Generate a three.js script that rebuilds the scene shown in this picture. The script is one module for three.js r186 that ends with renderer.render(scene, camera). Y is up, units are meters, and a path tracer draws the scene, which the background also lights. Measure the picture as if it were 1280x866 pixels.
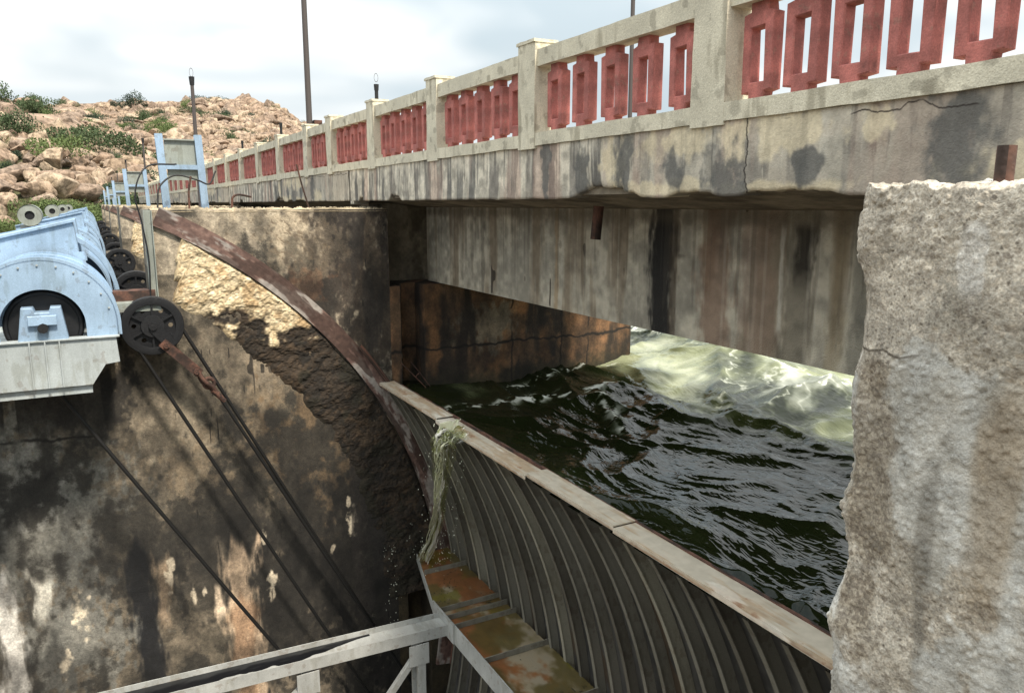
import * as THREE from 'three';
import { mergeGeometries, mergeVertices, toCreasedNormals } from 'three/addons/utils/BufferGeometryUtils.js';

// ---------------------------------------------------------------- camera, sky, sun, exposure
const scene = new THREE.Scene();
const rad = THREE.MathUtils.degToRad;
const camera = new THREE.PerspectiveCamera(2 * Math.atan(433 / 960) * 180 / Math.PI, 1024 / 692, 0.05, 3000);
{
  const th = rad(28.4), p = rad(10.5);
  camera.position.set(0, 0, 0);
  camera.lookAt(Math.sin(th) * Math.cos(p), -Math.sin(p), -Math.cos(th) * Math.cos(p));
  scene.add(camera);
}
const renderer = new THREE.WebGLRenderer({ antialias: true });
renderer.setSize(1024, 692);
renderer.toneMapping = THREE.LinearToneMapping;
renderer.toneMappingExposure = 1.15;
renderer.shadowMap.enabled = true;

// noise ------------------------------------------------------------
const hash = (x, y, s) => { let h = Math.imul(x | 0, 374761393) ^ Math.imul(y | 0, 668265263) ^ Math.imul(s | 0, 1274126177); h = Math.imul(h ^ (h >>> 13), 1103515245); h = Math.imul(h ^ (h >>> 15), 2246822519); return ((h ^ (h >>> 16)) >>> 0) / 4294967296; };
function vn(x, y, s = 0, per = 0) {
  const xi = Math.floor(x), yi = Math.floor(y), fx = x - xi, fy = y - yi, u = fx * fx * (3 - 2 * fx), v = fy * fy * (3 - 2 * fy);
  let x0 = xi, x1 = xi + 1, y0 = yi, y1 = yi + 1;
  if (per) { x0 = ((x0 % per) + per) % per; x1 = ((x1 % per) + per) % per; y0 = ((y0 % per) + per) % per; y1 = ((y1 % per) + per) % per; }
  const a = hash(x0, y0, s), b = hash(x1, y0, s), c = hash(x0, y1, s), d = hash(x1, y1, s);
  return a + (b - a) * u + (c - a) * v + (a - b - c + d) * u * v;
}
function fbm(x, y, o = 4, s = 0, per = 0) { let a = 0.5, t = 0, n = 0; for (let i = 0; i < o; i++) { t += a * vn(x, y, s + i * 17, per); n += a; x *= 2; y *= 2; per *= 2; a *= 0.5; } return t / n; }
function worley(x, y, s = 0, per = 0) {
  const xi = Math.floor(x), yi = Math.floor(y); let d1 = 9, id = 0;
  for (let j = -1; j <= 1; j++) for (let i = -1; i <= 1; i++) {
    let cx = xi + i, cy = yi + j, hx = cx, hy = cy; if (per) { hx = ((cx % per) + per) % per; hy = ((cy % per) + per) % per; }
    const dx = cx + hash(hx, hy, s) - x, dy = cy + hash(hx, hy, s + 5) - y, d = dx * dx + dy * dy; if (d < d1) { d1 = d; id = hash(hx, hy, s + 9); }
  }
  return [Math.sqrt(d1), id];
}
const clamp = (v, a = 0, b = 1) => Math.min(b, Math.max(a, v));
const ss = (a, b, v) => { const t = clamp((v - a) / (b - a)); return t * t * (3 - 2 * t); };
const lerp = (a, b, t) => a + (b - a) * t;
const mix = (a, b, t) => [a[0] + (b[0] - a[0]) * t, a[1] + (b[1] - a[1]) * t, a[2] + (b[2] - a[2]) * t];
let rs = 12345; const rnd = () => { rs = (rs + 0x6d2b79f5) | 0; let t = Math.imul(rs ^ (rs >>> 15), 1 | rs); t = (t + Math.imul(t ^ (t >>> 7), 61 | t)) ^ t; return ((t ^ (t >>> 14)) >>> 0) / 4294967296; };
const rr = (a, b) => a + (b - a) * rnd();

// one cloudy sky, computed by direction
{
  const W = 1024, H = 512, d = new Float32Array(W * H * 4);
  for (let j = 0; j < H; j++) for (let i = 0; i < W; i++) {
    const phi = ((i + 0.5) / W - 0.5) * 2 * Math.PI, el = ((j + 0.5) / H - 0.5) * Math.PI;
    const y = Math.sin(el), c = Math.cos(el), x = c * Math.cos(phi), z = c * Math.sin(phi), yy = Math.max(y, 0);
    const k = 1 / (yy + 0.16), px = x * k, pz = z * k;
    const n = fbm(px * 1.1 + 40 + fbm(px * 2, pz * 2, 3, 91) * 0.9, pz * 1.1 + 17, 6, 3), m = fbm(px * 0.5 + 9, pz * 0.5 + 3, 4, 33);
    const cov = ss(0.36, 0.58, n * 0.65 + m * 0.35 + 0.06);
    let col = mix([0.54, 0.63, 0.68], [0.90, 0.93, 0.93], cov);
    const band = Math.exp(-Math.pow((el - 0.12) / 0.06, 2)) * ss(0.4, 0.65, fbm(phi * 3, el * 30, 4, 12)); col = mix(col, [0.55, 0.65, 0.71], band * 0.6);
    col = mix([0.70, 0.80, 0.85], col, ss(0.0, 0.10, yy));
    const g = 0.86 + 1.25 * yy;
    const o = (j * W + i) * 4, lo = y < 0 ? 0.55 : 1;
    d[o] = col[0] * g * lo; d[o + 1] = col[1] * g * lo; d[o + 2] = col[2] * g * lo; d[o + 3] = 1;
  }
  const t = new THREE.DataTexture(d, W, H, THREE.RGBAFormat, THREE.FloatType);
  t.mapping = THREE.EquirectangularReflectionMapping; t.magFilter = THREE.LinearFilter; t.minFilter = THREE.LinearFilter; t.wrapS = THREE.RepeatWrapping; t.needsUpdate = true;
  scene.background = t; scene.environment = t;
}
const sun = new THREE.DirectionalLight(0xfff3e2, 4.8);
sun.position.set(9, 82, 50); sun.target.position.set(0, -4, -10);
sun.castShadow = true; sun.shadow.radius = 14; sun.shadow.mapSize.set(2048, 2048);
Object.assign(sun.shadow.camera, { left: -60, right: 60, top: 60, bottom: -60, near: 1, far: 300 });
scene.add(sun, sun.target);

// ---------------------------------------------------------------- helpers
const C = (r, g, b) => [r / 255, g / 255, b / 255];
function tex(w, h, fn, srgb = true) {   // fn(u, v) -> [r,g,b] display values 0..1
  const d = new Uint8Array(w * h * 4);
  for (let j = 0; j < h; j++) for (let i = 0; i < w; i++) {
    const c = fn((i + 0.5) / w, (j + 0.5) / h), o = (j * w + i) * 4;
    d[o] = clamp(c[0]) * 255; d[o + 1] = clamp(c[1]) * 255; d[o + 2] = clamp(c[2]) * 255; d[o + 3] = 255;
  }
  const t = new THREE.DataTexture(d, w, h, THREE.RGBAFormat); t.wrapS = t.wrapT = THREE.RepeatWrapping; t.magFilter = THREE.LinearFilter; t.minFilter = THREE.LinearMipmapLinearFilter; t.generateMipmaps = true;
  if (srgb) t.colorSpace = THREE.SRGBColorSpace; t.needsUpdate = true; return t;
}
const used = {};
const numbered = (n) => { const k = used[n] = (used[n] ?? -1) + 1; return k ? n + '_' + String(k).padStart(3, '0') : n; };
function tag(o, label, category, group, kind) { if (label) o.userData.label = label; if (category) o.userData.category = category; if (group) o.userData.group = group; if (kind) o.userData.kind = kind; return o; }
function thing(name, label, category, pos = [0, 0, 0], group) { const o = new THREE.Group(); o.name = numbered(name); o.position.set(...pos); scene.add(o); return tag(o, label, category, group); }
function mesh(name, geo, mat, parent) { const m = new THREE.Mesh(geo, mat); m.castShadow = m.receiveShadow = true; m.name = parent ? name : numbered(name); (parent || scene).add(m); return m; }
function copy(o, pos, label) { const c = o.clone(); c.name = numbered(o.name.replace(/_\d{3}$/, '')); if (pos) c.position.set(...pos); c.userData = { ...o.userData }; if (label) c.userData.label = label; scene.add(c); return c; }
function boxUV(g, s = 1, ou = 0, ov = 0) {   // uv in metres by the way each face points
  if (g.index) g = g.toNonIndexed();
  const p = g.attributes.position, uv = new Float32Array(p.count * 2), a = new THREE.Vector3(), b = new THREE.Vector3(), c = new THREE.Vector3();
  for (let i = 0; i < p.count; i += 3) {
    a.fromBufferAttribute(p, i); b.fromBufferAttribute(p, i + 1); c.fromBufferAttribute(p, i + 2);
    const n = b.clone().sub(a).cross(c.clone().sub(a)), ax = Math.abs(n.x), ay = Math.abs(n.y), az = Math.abs(n.z);
    [a, b, c].forEach((q, k) => { const [u, v] = ax >= ay && ax >= az ? [q.z, q.y] : ay >= az ? [q.x, q.z] : [q.x, q.y]; uv[(i + k) * 2] = (u + ou) * s; uv[(i + k) * 2 + 1] = (v + ov) * s; });
  }
  g.setAttribute('uv', new THREE.BufferAttribute(uv, 2)); return g;
}
const norm = (g) => { const r = g.index ? g.toNonIndexed() : g; for (const k of Object.keys(r.attributes)) if (!['position', 'normal', 'uv'].includes(k)) r.deleteAttribute(k); if (!r.attributes.uv) boxUV(r); return r; };
const merge = (list) => mergeGeometries(list.map(norm));
const bx = (x0, x1, y0, y1, z0, z1, o = 0) => boxUV(new THREE.BoxGeometry(Math.abs(x1 - x0), Math.abs(y1 - y0), Math.abs(z1 - z0)).translate((x0 + x1) / 2, (y0 + y1) / 2, (z0 + z1) / 2), 1, o, o * 0.7);
function bevelBox(x0, x1, y0, y1, z0, z1, b = 0.012) {   // box with chamfered edges
  const sh = new THREE.Shape(); const X = (x1 - x0), Y = (y1 - y0);
  sh.moveTo(b, b); sh.lineTo(X - b, b); sh.lineTo(X - b, Y - b); sh.lineTo(b, Y - b);
  const g = new THREE.ExtrudeGeometry(sh, { depth: Math.abs(z1 - z0) - 2 * b, bevelEnabled: true, bevelSize: b, bevelThickness: b, bevelSegments: 1 });
  return boxUV(g.translate(x0, y0, Math.min(z0, z1) + b), 1, x0 * 3.1, z0 * 1.7);
}
function wobble(g, amp, freq, seed) {   // small hand-cast unevenness, along position noise (keeps joined vertices joined)
  const p = g.attributes.position;
  for (let i = 0; i < p.count; i++) { const x = p.getX(i), y = p.getY(i), z = p.getZ(i); const q = (a) => (fbm((x + z) * freq + a * 7, (y - z * 0.6) * freq + a * 3, 2, seed + a) - 0.5) * 2 * amp; p.setXYZ(i, x + q(1), y + q(2), z + q(3)); }
  return toCreasedNormals(g, 0.7);
}
function tube(pts, r, seg = 8, n) { const c = pts.length === 2 ? new THREE.LineCurve3(new THREE.Vector3(...pts[0]), new THREE.Vector3(...pts[1])) : new THREE.CatmullRomCurve3(pts.map((p) => new THREE.Vector3(...p))); return boxUV(new THREE.TubeGeometry(c, n || (pts.length === 2 ? 1 : pts.length * 8), r, seg)); }
function beam(a, b, w, h) {   // box bar between two points, w across (z-ish), h in the up direction
  const A = new THREE.Vector3(...a), B = new THREE.Vector3(...b), L = A.distanceTo(B), g = new THREE.BoxGeometry(L, h, w);
  const ex = B.clone().sub(A).normalize(), ez = Math.abs(ex.z) > 0.9 ? new THREE.Vector3(1, 0, 0) : new THREE.Vector3(0, 0, 1), ey = ez.clone().cross(ex).normalize(); ez.copy(ex).cross(ey);
  const m = new THREE.Matrix4().makeBasis(ex, ey, ez).setPosition(A.add(B).multiplyScalar(0.5)); return boxUV(g.applyMatrix4(m));
}
function grid(nu, nv, fn, close = false) {   // fn(u, v) -> [x, y, z, tu, tv, [r,g,b]?]
  const pos = [], uv = [], col = [], idx = [];
  for (let j = 0; j <= nv; j++) for (let i = 0; i <= nu; i++) { const q = fn(i / nu, j / nv); pos.push(q[0], q[1], q[2]); uv.push(q[3] ?? i / nu, q[4] ?? j / nv); if (q[5]) col.push(...q[5]); }
  for (let j = 0; j < nv; j++) for (let i = 0; i < nu; i++) { const a = j * (nu + 1) + i, b = a + 1, c = a + nu + 1, d = c + 1; idx.push(a, b, d, a, d, c); }
  const g = new THREE.BufferGeometry(); g.setAttribute('position', new THREE.Float32BufferAttribute(pos, 3)); g.setAttribute('uv', new THREE.Float32BufferAttribute(uv, 2));
  if (col.length) g.setAttribute('color', new THREE.Float32BufferAttribute(col, 3));
  g.setIndex(idx); g.computeVertexNormals(); return g;
}
const lin = (c) => c.map((v) => (v <= 0.04045 ? v / 12.92 : Math.pow((v + 0.055) / 1.055, 2.4)));

// ---------------------------------------------------------------- shared tiles (neutral grain, tinted by each material)
const T_conc = tex(1024, 1024, (u, v) => {   // 2 m tile
  const a = fbm(u * 6, v * 6, 6, 1, 6), b = fbm(u * 40, v * 40, 3, 2, 40), s = fbm(u * 24, v * 3, 4, 5, 24);
  let t = 0.74 + (a - 0.5) * 0.42 + (b - 0.5) * 0.22 + (s - 0.5) * 0.14; if (vn(u * 256, v * 256, 4, 256) > 0.9) t -= 0.16;
  const w = ss(0.52, 0.68, fbm(u * 9 + 3, v * 5, 4, 8, 9)); t *= 1 - 0.22 * w; return [t, t * (0.985 - w * 0.01), t * (0.96 - w * 0.03)];
});
T_conc.repeat.set(0.5, 0.5);
const T_bump = tex(1024, 1024, (u, v) => { const a = fbm(u * 20, v * 20, 5, 21, 20), b = vn(u * 300, v * 300, 22, 300), t = a * 0.65 + b * 0.35 - (vn(u * 128, v * 128, 23, 128) > 0.9 ? 0.2 : 0); return [t, t, t]; }, false);
T_bump.repeat.set(0.5, 0.5);
const T_steel = tex(1024, 1024, (u, v) => {   // 2 m tile: painted steel, dusty, run marks
  const a = fbm(u * 5, v * 5, 5, 41, 5), s = fbm(u * 48, v * 4, 4, 42, 48), b = vn(u * 300, v * 300, 43, 300); let t = 0.82 + (a - 0.5) * 0.24 + (s - 0.5) * 0.06 + (b - 0.5) * 0.08;
  const r = ss(0.69, 0.73, fbm(u * 20, v * 20, 5, 45, 20)), gr = ss(0.56, 0.72, fbm(u * 30, v * 8, 5, 44, 30)); return mix([t * (1 - 0.06 * gr), t * (1 - 0.065 * gr), t * (0.99 - 0.08 * gr)], [t * 0.62, t * 0.52, t * 0.45], r * 0.22);
});
T_steel.repeat.set(0.5, 0.5);
const T_cream = tex(1024, 1024, (u, v) => {   // 2 m tile: limewashed concrete, chalky, grey weathering
  const a = fbm(u * 7, v * 7, 5, 46, 7), b = vn(u * 320, v * 320, 47, 320), s = fbm(u * 26, v * 5, 5, 48, 26); let t = 0.88 + (a - 0.5) * 0.22 + (b - 0.5) * 0.12, c = [t, t, t * 0.98];
  c = mix(c, [0.60, 0.59, 0.56], ss(0.52, 0.72, s * 0.6 + a * 0.4) * 0.6); return mix(c, [0.42, 0.41, 0.39], ss(0.62, 0.72, fbm(u * 16, v * 16, 5, 49, 16)) * 0.28); });
T_cream.repeat.set(0.5, 0.5);
const T_rust = tex(512, 512, (u, v) => { const a = fbm(u * 8, v * 8, 5, 51, 8), b = fbm(u * 40, v * 40, 3, 52, 40); const c = mix(C(48, 36, 31), C(98, 68, 56), ss(0.3, 0.7, a)); const k = 0.8 + b * 0.4; return [c[0] * k, c[1] * k, c[2] * k]; });
const T_red = tex(512, 512, (u, v) => {   // red oxide paint on cast concrete, 1 m tile, chipped
  const a = fbm(u * 10, v * 10, 5, 61, 10), b = vn(u * 180, v * 180, 62, 180); let k = 0.82 + (a - 0.5) * 0.45 + (b - 0.5) * 0.14; let c = [0.80 * k, 0.49 * k, 0.455 * k];
  const chip = ss(0.70, 0.74, fbm(u * 22, v * 22, 4, 63, 22)); return mix(c, [0.70 * k, 0.60 * k, 0.52 * k], chip * 0.3);
});
const M = (tint, rough = 0.9, o = {}) => new THREE.MeshStandardMaterial({ color: new THREE.Color().setRGB(...lin(tint), THREE.LinearSRGBColorSpace), roughness: rough, map: T_conc, bumpMap: T_bump, bumpScale: 0.008, ...o });
const mat = {
  conc: M(C(212, 202, 182)), weathered: M(C(176, 166, 148)), concWet: M(C(62, 60, 54), 0.6), cream: M(C(238, 231, 212), 0.9, { map: T_cream, bumpScale: 0.005 }), top: M(C(214, 200, 172)),
  blue: M(C(176, 205, 236), 0.5, { map: T_steel, bumpScale: 0.0015 }), blueGrey: M(C(212, 222, 226), 0.55, { map: T_steel, bumpScale: 0.0015 }),
  panel: M(C(176, 184, 178), 0.6, { map: T_steel, bumpScale: 0.001 }),
  white: M(C(200, 202, 200), 0.55, { map: T_steel, bumpScale: 0.002 }), gateDark: M(C(80, 78, 74), 0.55, { map: T_steel, bumpScale: 0.002 }), gateRib: M(C(146, 143, 132), 0.55, { map: T_steel, bumpScale: 0.002 }),
  black: new THREE.MeshStandardMaterial({ color: 0x16171a, roughness: 0.5, bumpMap: T_bump, bumpScale: 0.004 }), rope: new THREE.MeshStandardMaterial({ color: 0x101010, roughness: 0.6 }),
  rust: new THREE.MeshStandardMaterial({ map: T_rust, roughness: 0.85, bumpMap: T_bump, bumpScale: 0.004 }), pole: new THREE.MeshStandardMaterial({ color: 0x4a4442, roughness: 0.6 }),
  red: new THREE.MeshStandardMaterial({ map: T_red, roughness: 0.85, bumpMap: T_bump, bumpScale: 0.003 }),
};

// ---------------------------------------------------------------- layout constants (metres; eye at the origin, the dam runs along -z, the reservoir lies at +x)
const PITCH = 13.4, ZP = -12.1, THICK = 2.5, TOP = -0.08, SHELF = -1.34, WATER = -3.15;
const GC = [-2.5, -7.1], RS = 7.84, RR = 7.70;   // gate trunnion centre (x, y); skin and rib radii

// ---------------------------------------------------------------- ground and hill
tag(mesh('ground', boxUV(new THREE.CircleGeometry(1400, 64).rotateX(-Math.PI / 2).translate(0, -14, 0), 0.02), M(C(128, 112, 84), 1)), 'dry stony ground below the dam', 'ground', null, 'structure');
const key = (tab, x) => { if (x <= tab[0][0]) return tab[0][1]; for (let i = 1; i < tab.length; i++) if (x <= tab[i][0]) { const t = (x - tab[i - 1][0]) / (tab[i][0] - tab[i - 1][0]); return lerp(tab[i - 1][1], tab[i][1], t * t * (3 - 2 * t)); } return tab[tab.length - 1][1]; };
const H1 = [[-40, 0.14], [-12, 0.118], [-5, 0.098], [-3, 0.107], [-0.8, 0.096], [1.5, 0.075], [4, 0.05], [6.5, 0.025], [9, 0]];
const H2 = [[-40, 0.02], [-6, 0.08], [0, 0.103], [3, 0.106], [6, 0.112], [9.5, 0.115], [11.5, 0.11], [13, 0.096], [14.6, 0.08], [17, 0.03], [21, 0]];
function hillY(az, d) {
  const base = -3.6, t1 = key(H1, az) * 135, t2 = key(H2, az) * 232;
  const n = (fbm(az * 0.9 + 50, d * 0.05, 4, 71) - 0.5) * 2, ridge = (fbm(az * 0.35 + d * 0.02, d * 0.012 - az * 0.12, 3, 72) - 0.5) * 2;
  const s1 = clamp((d - 70) / 65), s2 = clamp((d - 150) / 82);
  let h1 = (t1 - base) * Math.pow(s1, 0.85) * (d > 135 ? 1 - 0.5 * ss(135, 190, d) : 1), h2 = (t2 - base) * Math.pow(s2, 0.8) * (d > 232 ? 1 - 0.4 * ss(232, 330, d) : 1);
  h1 += s1 * Math.min(1, t1 / 6) * (n * 1.2 + ridge * 1.2); h2 += s2 * Math.min(1, t2 / 8) * (n * 1.6);
  return base + Math.max(h1, h2, 0);
}
const polar = (az, d) => [d * Math.sin(rad(az)), hillY(az, d), -d * Math.cos(rad(az))];
{
  const g = grid(420, 150, (u, v) => {
    const az = lerp(-38, 42, u), d = 60 + 340 * Math.pow(v, 1.5), p = polar(az, d); if (v === 0) p[1] = -14;
    const q = p[0] * 0.12 + p[1] * 0.25, w = p[2] * 0.1, a = fbm(q * 2, w * 2 + p[1] * 0.3, 5, 81), st = fbm(p[0] * 0.25 - p[1] * 0.55, p[1] * 0.15 + w, 4, 82), veg = ss(0.47, 0.58, fbm(p[0] * 0.16 + 4, p[1] * 0.35 + w, 4, 84) + (d < 80 ? 0.12 : 0));
    let c = mix(C(112, 96, 76), C(176, 152, 124), ss(0.3, 0.65, a)); c = mix(c, C(116, 92, 72), ss(0.5, 0.7, st) * 0.7); c = mix(c, C(92, 98, 58), veg * 0.85);  // dark soil tone doubles as painted shade between the boulders
    return [p[0], p[1], p[2], p[0] * 0.2, (p[1] + p[2] * 0.3) * 0.2, lin(c)];
  });
  tag(mesh('hill', g, new THREE.MeshStandardMaterial({ vertexColors: true, roughness: 1, map: T_conc, bumpMap: T_bump, bumpScale: 0.25 })), 'rocky granite hillside strewn with boulders behind the dam', 'hill', null, 'structure');
}
// boulders
const T_rock = T_conc.clone(); T_rock.repeat.set(1.0, 1.0);
const rockMats = [C(212, 190, 168), C(196, 172, 152), C(184, 164, 148), C(222, 202, 178)].map((c) => M(c, 1, { map: T_rock, bumpMap: T_rock, bumpScale: 0.06 }));
const rockGeos = [0, 1, 2, 3, 4, 5, 6].map((k) => {
  const g = mergeVertices(new THREE.IcosahedronGeometry(0.5, 8).deleteAttribute('normal').deleteAttribute('uv')), p = g.attributes.position, sc = [[1.25, 0.72, 1], [1, 0.85, 1.1], [1.5, 0.6, 0.9], [0.9, 0.95, 0.9], [1.35, 0.8, 0.85], [1.1, 0.65, 1.2], [1, 1.05, 0.8]][k];
  const cuts = []; for (let i = 0; i < 10; i++) cuts.push([new THREE.Vector3(hash(i, k, 201) - 0.5, hash(i, k, 202) - 0.4, hash(i, k, 203) - 0.5).normalize(), 0.26 + 0.16 * hash(i, k, 204)]);
  for (let i = 0; i < p.count; i++) {
    const v = new THREE.Vector3().fromBufferAttribute(p, i); for (const [n, d] of cuts) { const e = v.dot(n) - d; if (e > 0) v.addScaledVector(n, -e * 0.97); }
    v.multiplyScalar(1 + (fbm(v.x * 3 + k * 5, v.y * 3 + v.z * 2.3, 4, 210 + k) - 0.5) * 0.24); p.setXYZ(i, v.x * sc[0], v.y * sc[1], v.z * sc[2]);
  }
  g.computeVertexNormals(); g.setAttribute('uv', new THREE.BufferAttribute(new Float32Array(p.count * 2), 2)); return boxUV(g, 1.3, k * 0.31, k * 0.17);
});
{
  const list = [];
  for (let i = 0; i < 10000; i++) {
    const far = i % 5 > 1, az = far ? rr(-3, 17) : rr(-6.5, 9), d = far ? rr(150, 236) : 70 + 66 * Math.sqrt(rnd()); const y = hillY(az, d); if (y < -3.3) continue;
    const cl = fbm(az * 0.8 + 3, d * 0.07 + 9, 3, 301); if (!far && cl < 0.46) continue;
    let s = far ? rr(1.2, 3.4) * (rnd() < 0.15 ? 1.5 : 1) : rr(0.5, 1.5) + Math.pow(rnd(), 6) * 2.6; if (!far && d < 95 && az < 3) s *= 1.1;
    const p = polar(az, d); list.push({ p, s, k: Math.floor(rnd() * 7), m: Math.floor(rnd() * 4), r: rnd() * 6.28, t: rr(-0.4, 0.4), sz: s / d, sy: rr(0.75, 1.2) });
  }
  // a few big named blocks read from the slope (azimuth, distance, size, height stretch)
  for (const [az, d, s] of [[-3.0, 130, 5], [-4.6, 108, 6], [-4.0, 88, 5], [-3.4, 82, 4.2], [-1.9, 84, 4.6], [-2.4, 98, 5.5], [-0.9, 116, 6], [-1.4, 128, 5.5], [-4.7, 80, 3.6], [-1.0, 90, 3.6], [0.3, 104, 4], [-2.6, 78, 4.2], [1.3, 100, 3], [-0.2, 122, 4]]) list.push({ p: polar(az, d), s: s * 0.62, k: Math.floor(rnd() * 7), m: Math.floor(rnd() * 4), r: rnd() * 6.28, t: rr(-0.25, 0.25), sz: s / d, sy: rr(0.6, 0.85) });
  for (const [az, d, s, sy, t] of [[-2.0, 122, 6, 0.5, 0.32], [-0.6, 112, 12, 0.34, 0.34], [1.2, 106, 11, 0.34, 0.3], [2.8, 104, 10, 0.3, 0.26], [4.2, 112, 10, 0.3, 0.2]]) list.push({ p: polar(az, d), s, k: [2, 4, 5][Math.floor(rnd() * 3)], m: Math.floor(rnd() * 4), r: 0.35 + rr(-0.2, 0.2), t, sz: s / d, sy, slab: 1 });
  list.sort((a, b) => b.sz - a.sz);
  const near = list.slice(0, 240), rest = list.slice(240);
  for (const b of near) {
    const far = b.p[2] < -148, o = mesh('boulder', rockGeos[b.k], rockMats[b.m]); o.position.set(b.p[0], b.p[1] + b.s * (b.slab ? -0.02 : 0.22), b.p[2]); o.scale.set(b.s, b.s * b.sy, b.s); if (b.slab) o.rotation.set(0.5, b.r, -b.t); else o.rotation.set(b.t, b.r, b.t * 0.5);
    tag(o, b.slab ? 'broad smooth slab of tan granite sloping across the near hillside' : far ? 'rounded tan boulder in the crowded pile on the distant hilltop' : 'weathered tan granite boulder lying on the sunlit slope behind the hoists', b.slab ? 'rock slab' : 'boulder', b.slab ? 'granite slabs on the near slope' : far ? 'boulders on the distant hill' : 'boulders on the near slope');
  }
  const stuff = new THREE.Group(); stuff.name = 'boulder_field'; tag(stuff, 'countless smaller tan boulders covering both hills', 'boulders', null, 'stuff'); scene.add(stuff);
  const dm = new THREE.Object3D();
  for (let k = 0; k < 7; k++) { const L = rest.filter((b) => b.k === k), im = new THREE.InstancedMesh(rockGeos[k], rockMats[k % 4], L.length); im.name = 'small_boulders'; im.castShadow = im.receiveShadow = true; im.userData.kind = 'stuff'; L.forEach((b, i) => { dm.position.set(b.p[0], b.p[1] + b.s * 0.22, b.p[2]); dm.scale.set(b.s, b.s * b.sy, b.s); dm.rotation.set(b.t, b.r, 0); dm.updateMatrix(); im.setMatrixAt(i, dm.matrix); }); stuff.add(im); }
}
// shrubs and trees on the hill
{
  const leafMats = [new THREE.MeshStandardMaterial({ color: new THREE.Color().setRGB(0.055, 0.085, 0.035), roughness: 0.9, side: THREE.DoubleSide }), new THREE.MeshStandardMaterial({ color: new THREE.Color().setRGB(0.10, 0.14, 0.045), roughness: 0.9, side: THREE.DoubleSide }), new THREE.MeshStandardMaterial({ color: new THREE.Color().setRGB(0.035, 0.06, 0.035), roughness: 0.9, side: THREE.DoubleSide })];
  const woodMat = M(C(92, 76, 60));
  const crown = (n, sx, sy, sz, seed, leaf) => {
    const pos = [], lob = []; for (let i = 0; i < 7; i++) lob.push([(hash(i, seed, 1) - 0.5) * sx * 1.3, (0.35 + hash(i, seed, 2) * 0.6) * sy, (hash(i, seed, 3) - 0.5) * sz * 1.3, 0.3 + 0.3 * hash(i, seed, 4)]);
    for (let i = 0; i < n; i++) {
      const L = lob[i % 7], a = hash(i, seed, 5) * 6.28, c = hash(i, seed, 6) * 2 - 1, r = Math.cbrt(hash(i, seed, 7)) * L[3], s = Math.sqrt(1 - c * c), P = [L[0] + Math.cos(a) * s * r * sx, L[1] + c * r * sy, L[2] + Math.sin(a) * s * r * sz];
      const q = new THREE.Quaternion().setFromEuler(new THREE.Euler(hash(i, seed, 8) * 6, hash(i, seed, 9) * 6, 0)); for (const [x, y] of [[-0.5, 0], [0.5, 0.15], [0, 1]]) { const v = new THREE.Vector3(x * leaf, y * leaf, 0).applyQuaternion(q); pos.push(P[0] + v.x, Math.max(0, P[1] + v.y), P[2] + v.z); }
    }
    const g = new THREE.BufferGeometry(); g.setAttribute('position', new THREE.Float32BufferAttribute(pos, 3)); g.computeVertexNormals(); return g;
  };
  const cr = [crown(1500, 1.2, 0.7, 1.1, 11, 0.075), crown(1500, 1.6, 0.55, 1, 12, 0.075), crown(1700, 0.9, 0.9, 0.9, 13, 0.075)];
  const stem = merge([0, 1, 2, 3].map((i) => norm(new THREE.CylinderGeometry(0.02, 0.04, 0.7, 5).translate(0, 0.3, 0).rotateZ((i - 1.5) * 0.4).rotateY(i * 1.7))));
  const spots = [];
  for (let i = 0; i < 3000 && spots.length < 230; i++) { const far = rnd() < 0.55, az = far ? rr(-1, 14.5) : rr(-6, 6), d = far ? rr(155, 234) : rr(72, 136); if (fbm(az * 0.7 + 13, d * 0.08, 3, 401) < 0.52 || hillY(az, d) < -3) continue; spots.push([az, d, far ? rr(1.6, 4.4) : rr(1.0, 2.6), Math.floor(rnd() * 3)]); }
  for (let i = 0; i < 34; i++) spots.push([rr(-3.2, 1.2), rr(68, 76), rr(1.6, 2.8), 1]);
  for (const s of [[-4.4, 128, 4.5, 0], [-2.4, 127, 4, 0], [-4.7, 112, 4.5, 0], [-3.6, 104, 4, 0], [-0.5, 105, 4.5, 0], [0.8, 108, 5, 0], [-1.6, 96, 4, 1], [3.5, 118, 4.5, 0]]) spots.push(s);
  for (const [az, d, s, m] of spots) {
    const [x, y, z] = polar(az, d), foot = m === 1 && d < 77, o = thing('shrub', foot ? 'pale green scrub bush at the foot of the rocky slope' : d > 148 ? 'dark scrub bush among boulders on the distant hill' : 'dark green scrub bush growing between boulders on the near slope', 'shrub', [x, y - 0.1, z], foot ? 'scrub at the foot of the slope' : d > 148 ? 'bushes on the distant hill' : 'bushes on the near slope');
    o.scale.setScalar(s * 0.8); o.rotation.y = az * 40; mesh('foliage', cr[Math.floor(d) % 3], leafMats[m], o); mesh('stem', stem, woodMat, o);
  }
  for (const [az, d, s, l] of [[3.1, 226, 4.6, 'dark round-crowned tree standing alone on the skyline'], [2.0, 228, 3.0, 'low dark tree beside the taller skyline tree']]) { const [x, y, z] = polar(az, d), o = thing('hill_tree', l, 'tree', [x, y - 0.3, z]); mesh('crown', cr[2], leafMats[2], o).scale.set(s * 0.9, s * 0.9, s * 0.9); o.children[0].position.y = s * 0.12; mesh('trunk', norm(new THREE.CylinderGeometry(0.12, 0.22, s * 0.5, 7).translate(0, s * 0.22, 0)), woodMat, o); }
}

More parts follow.
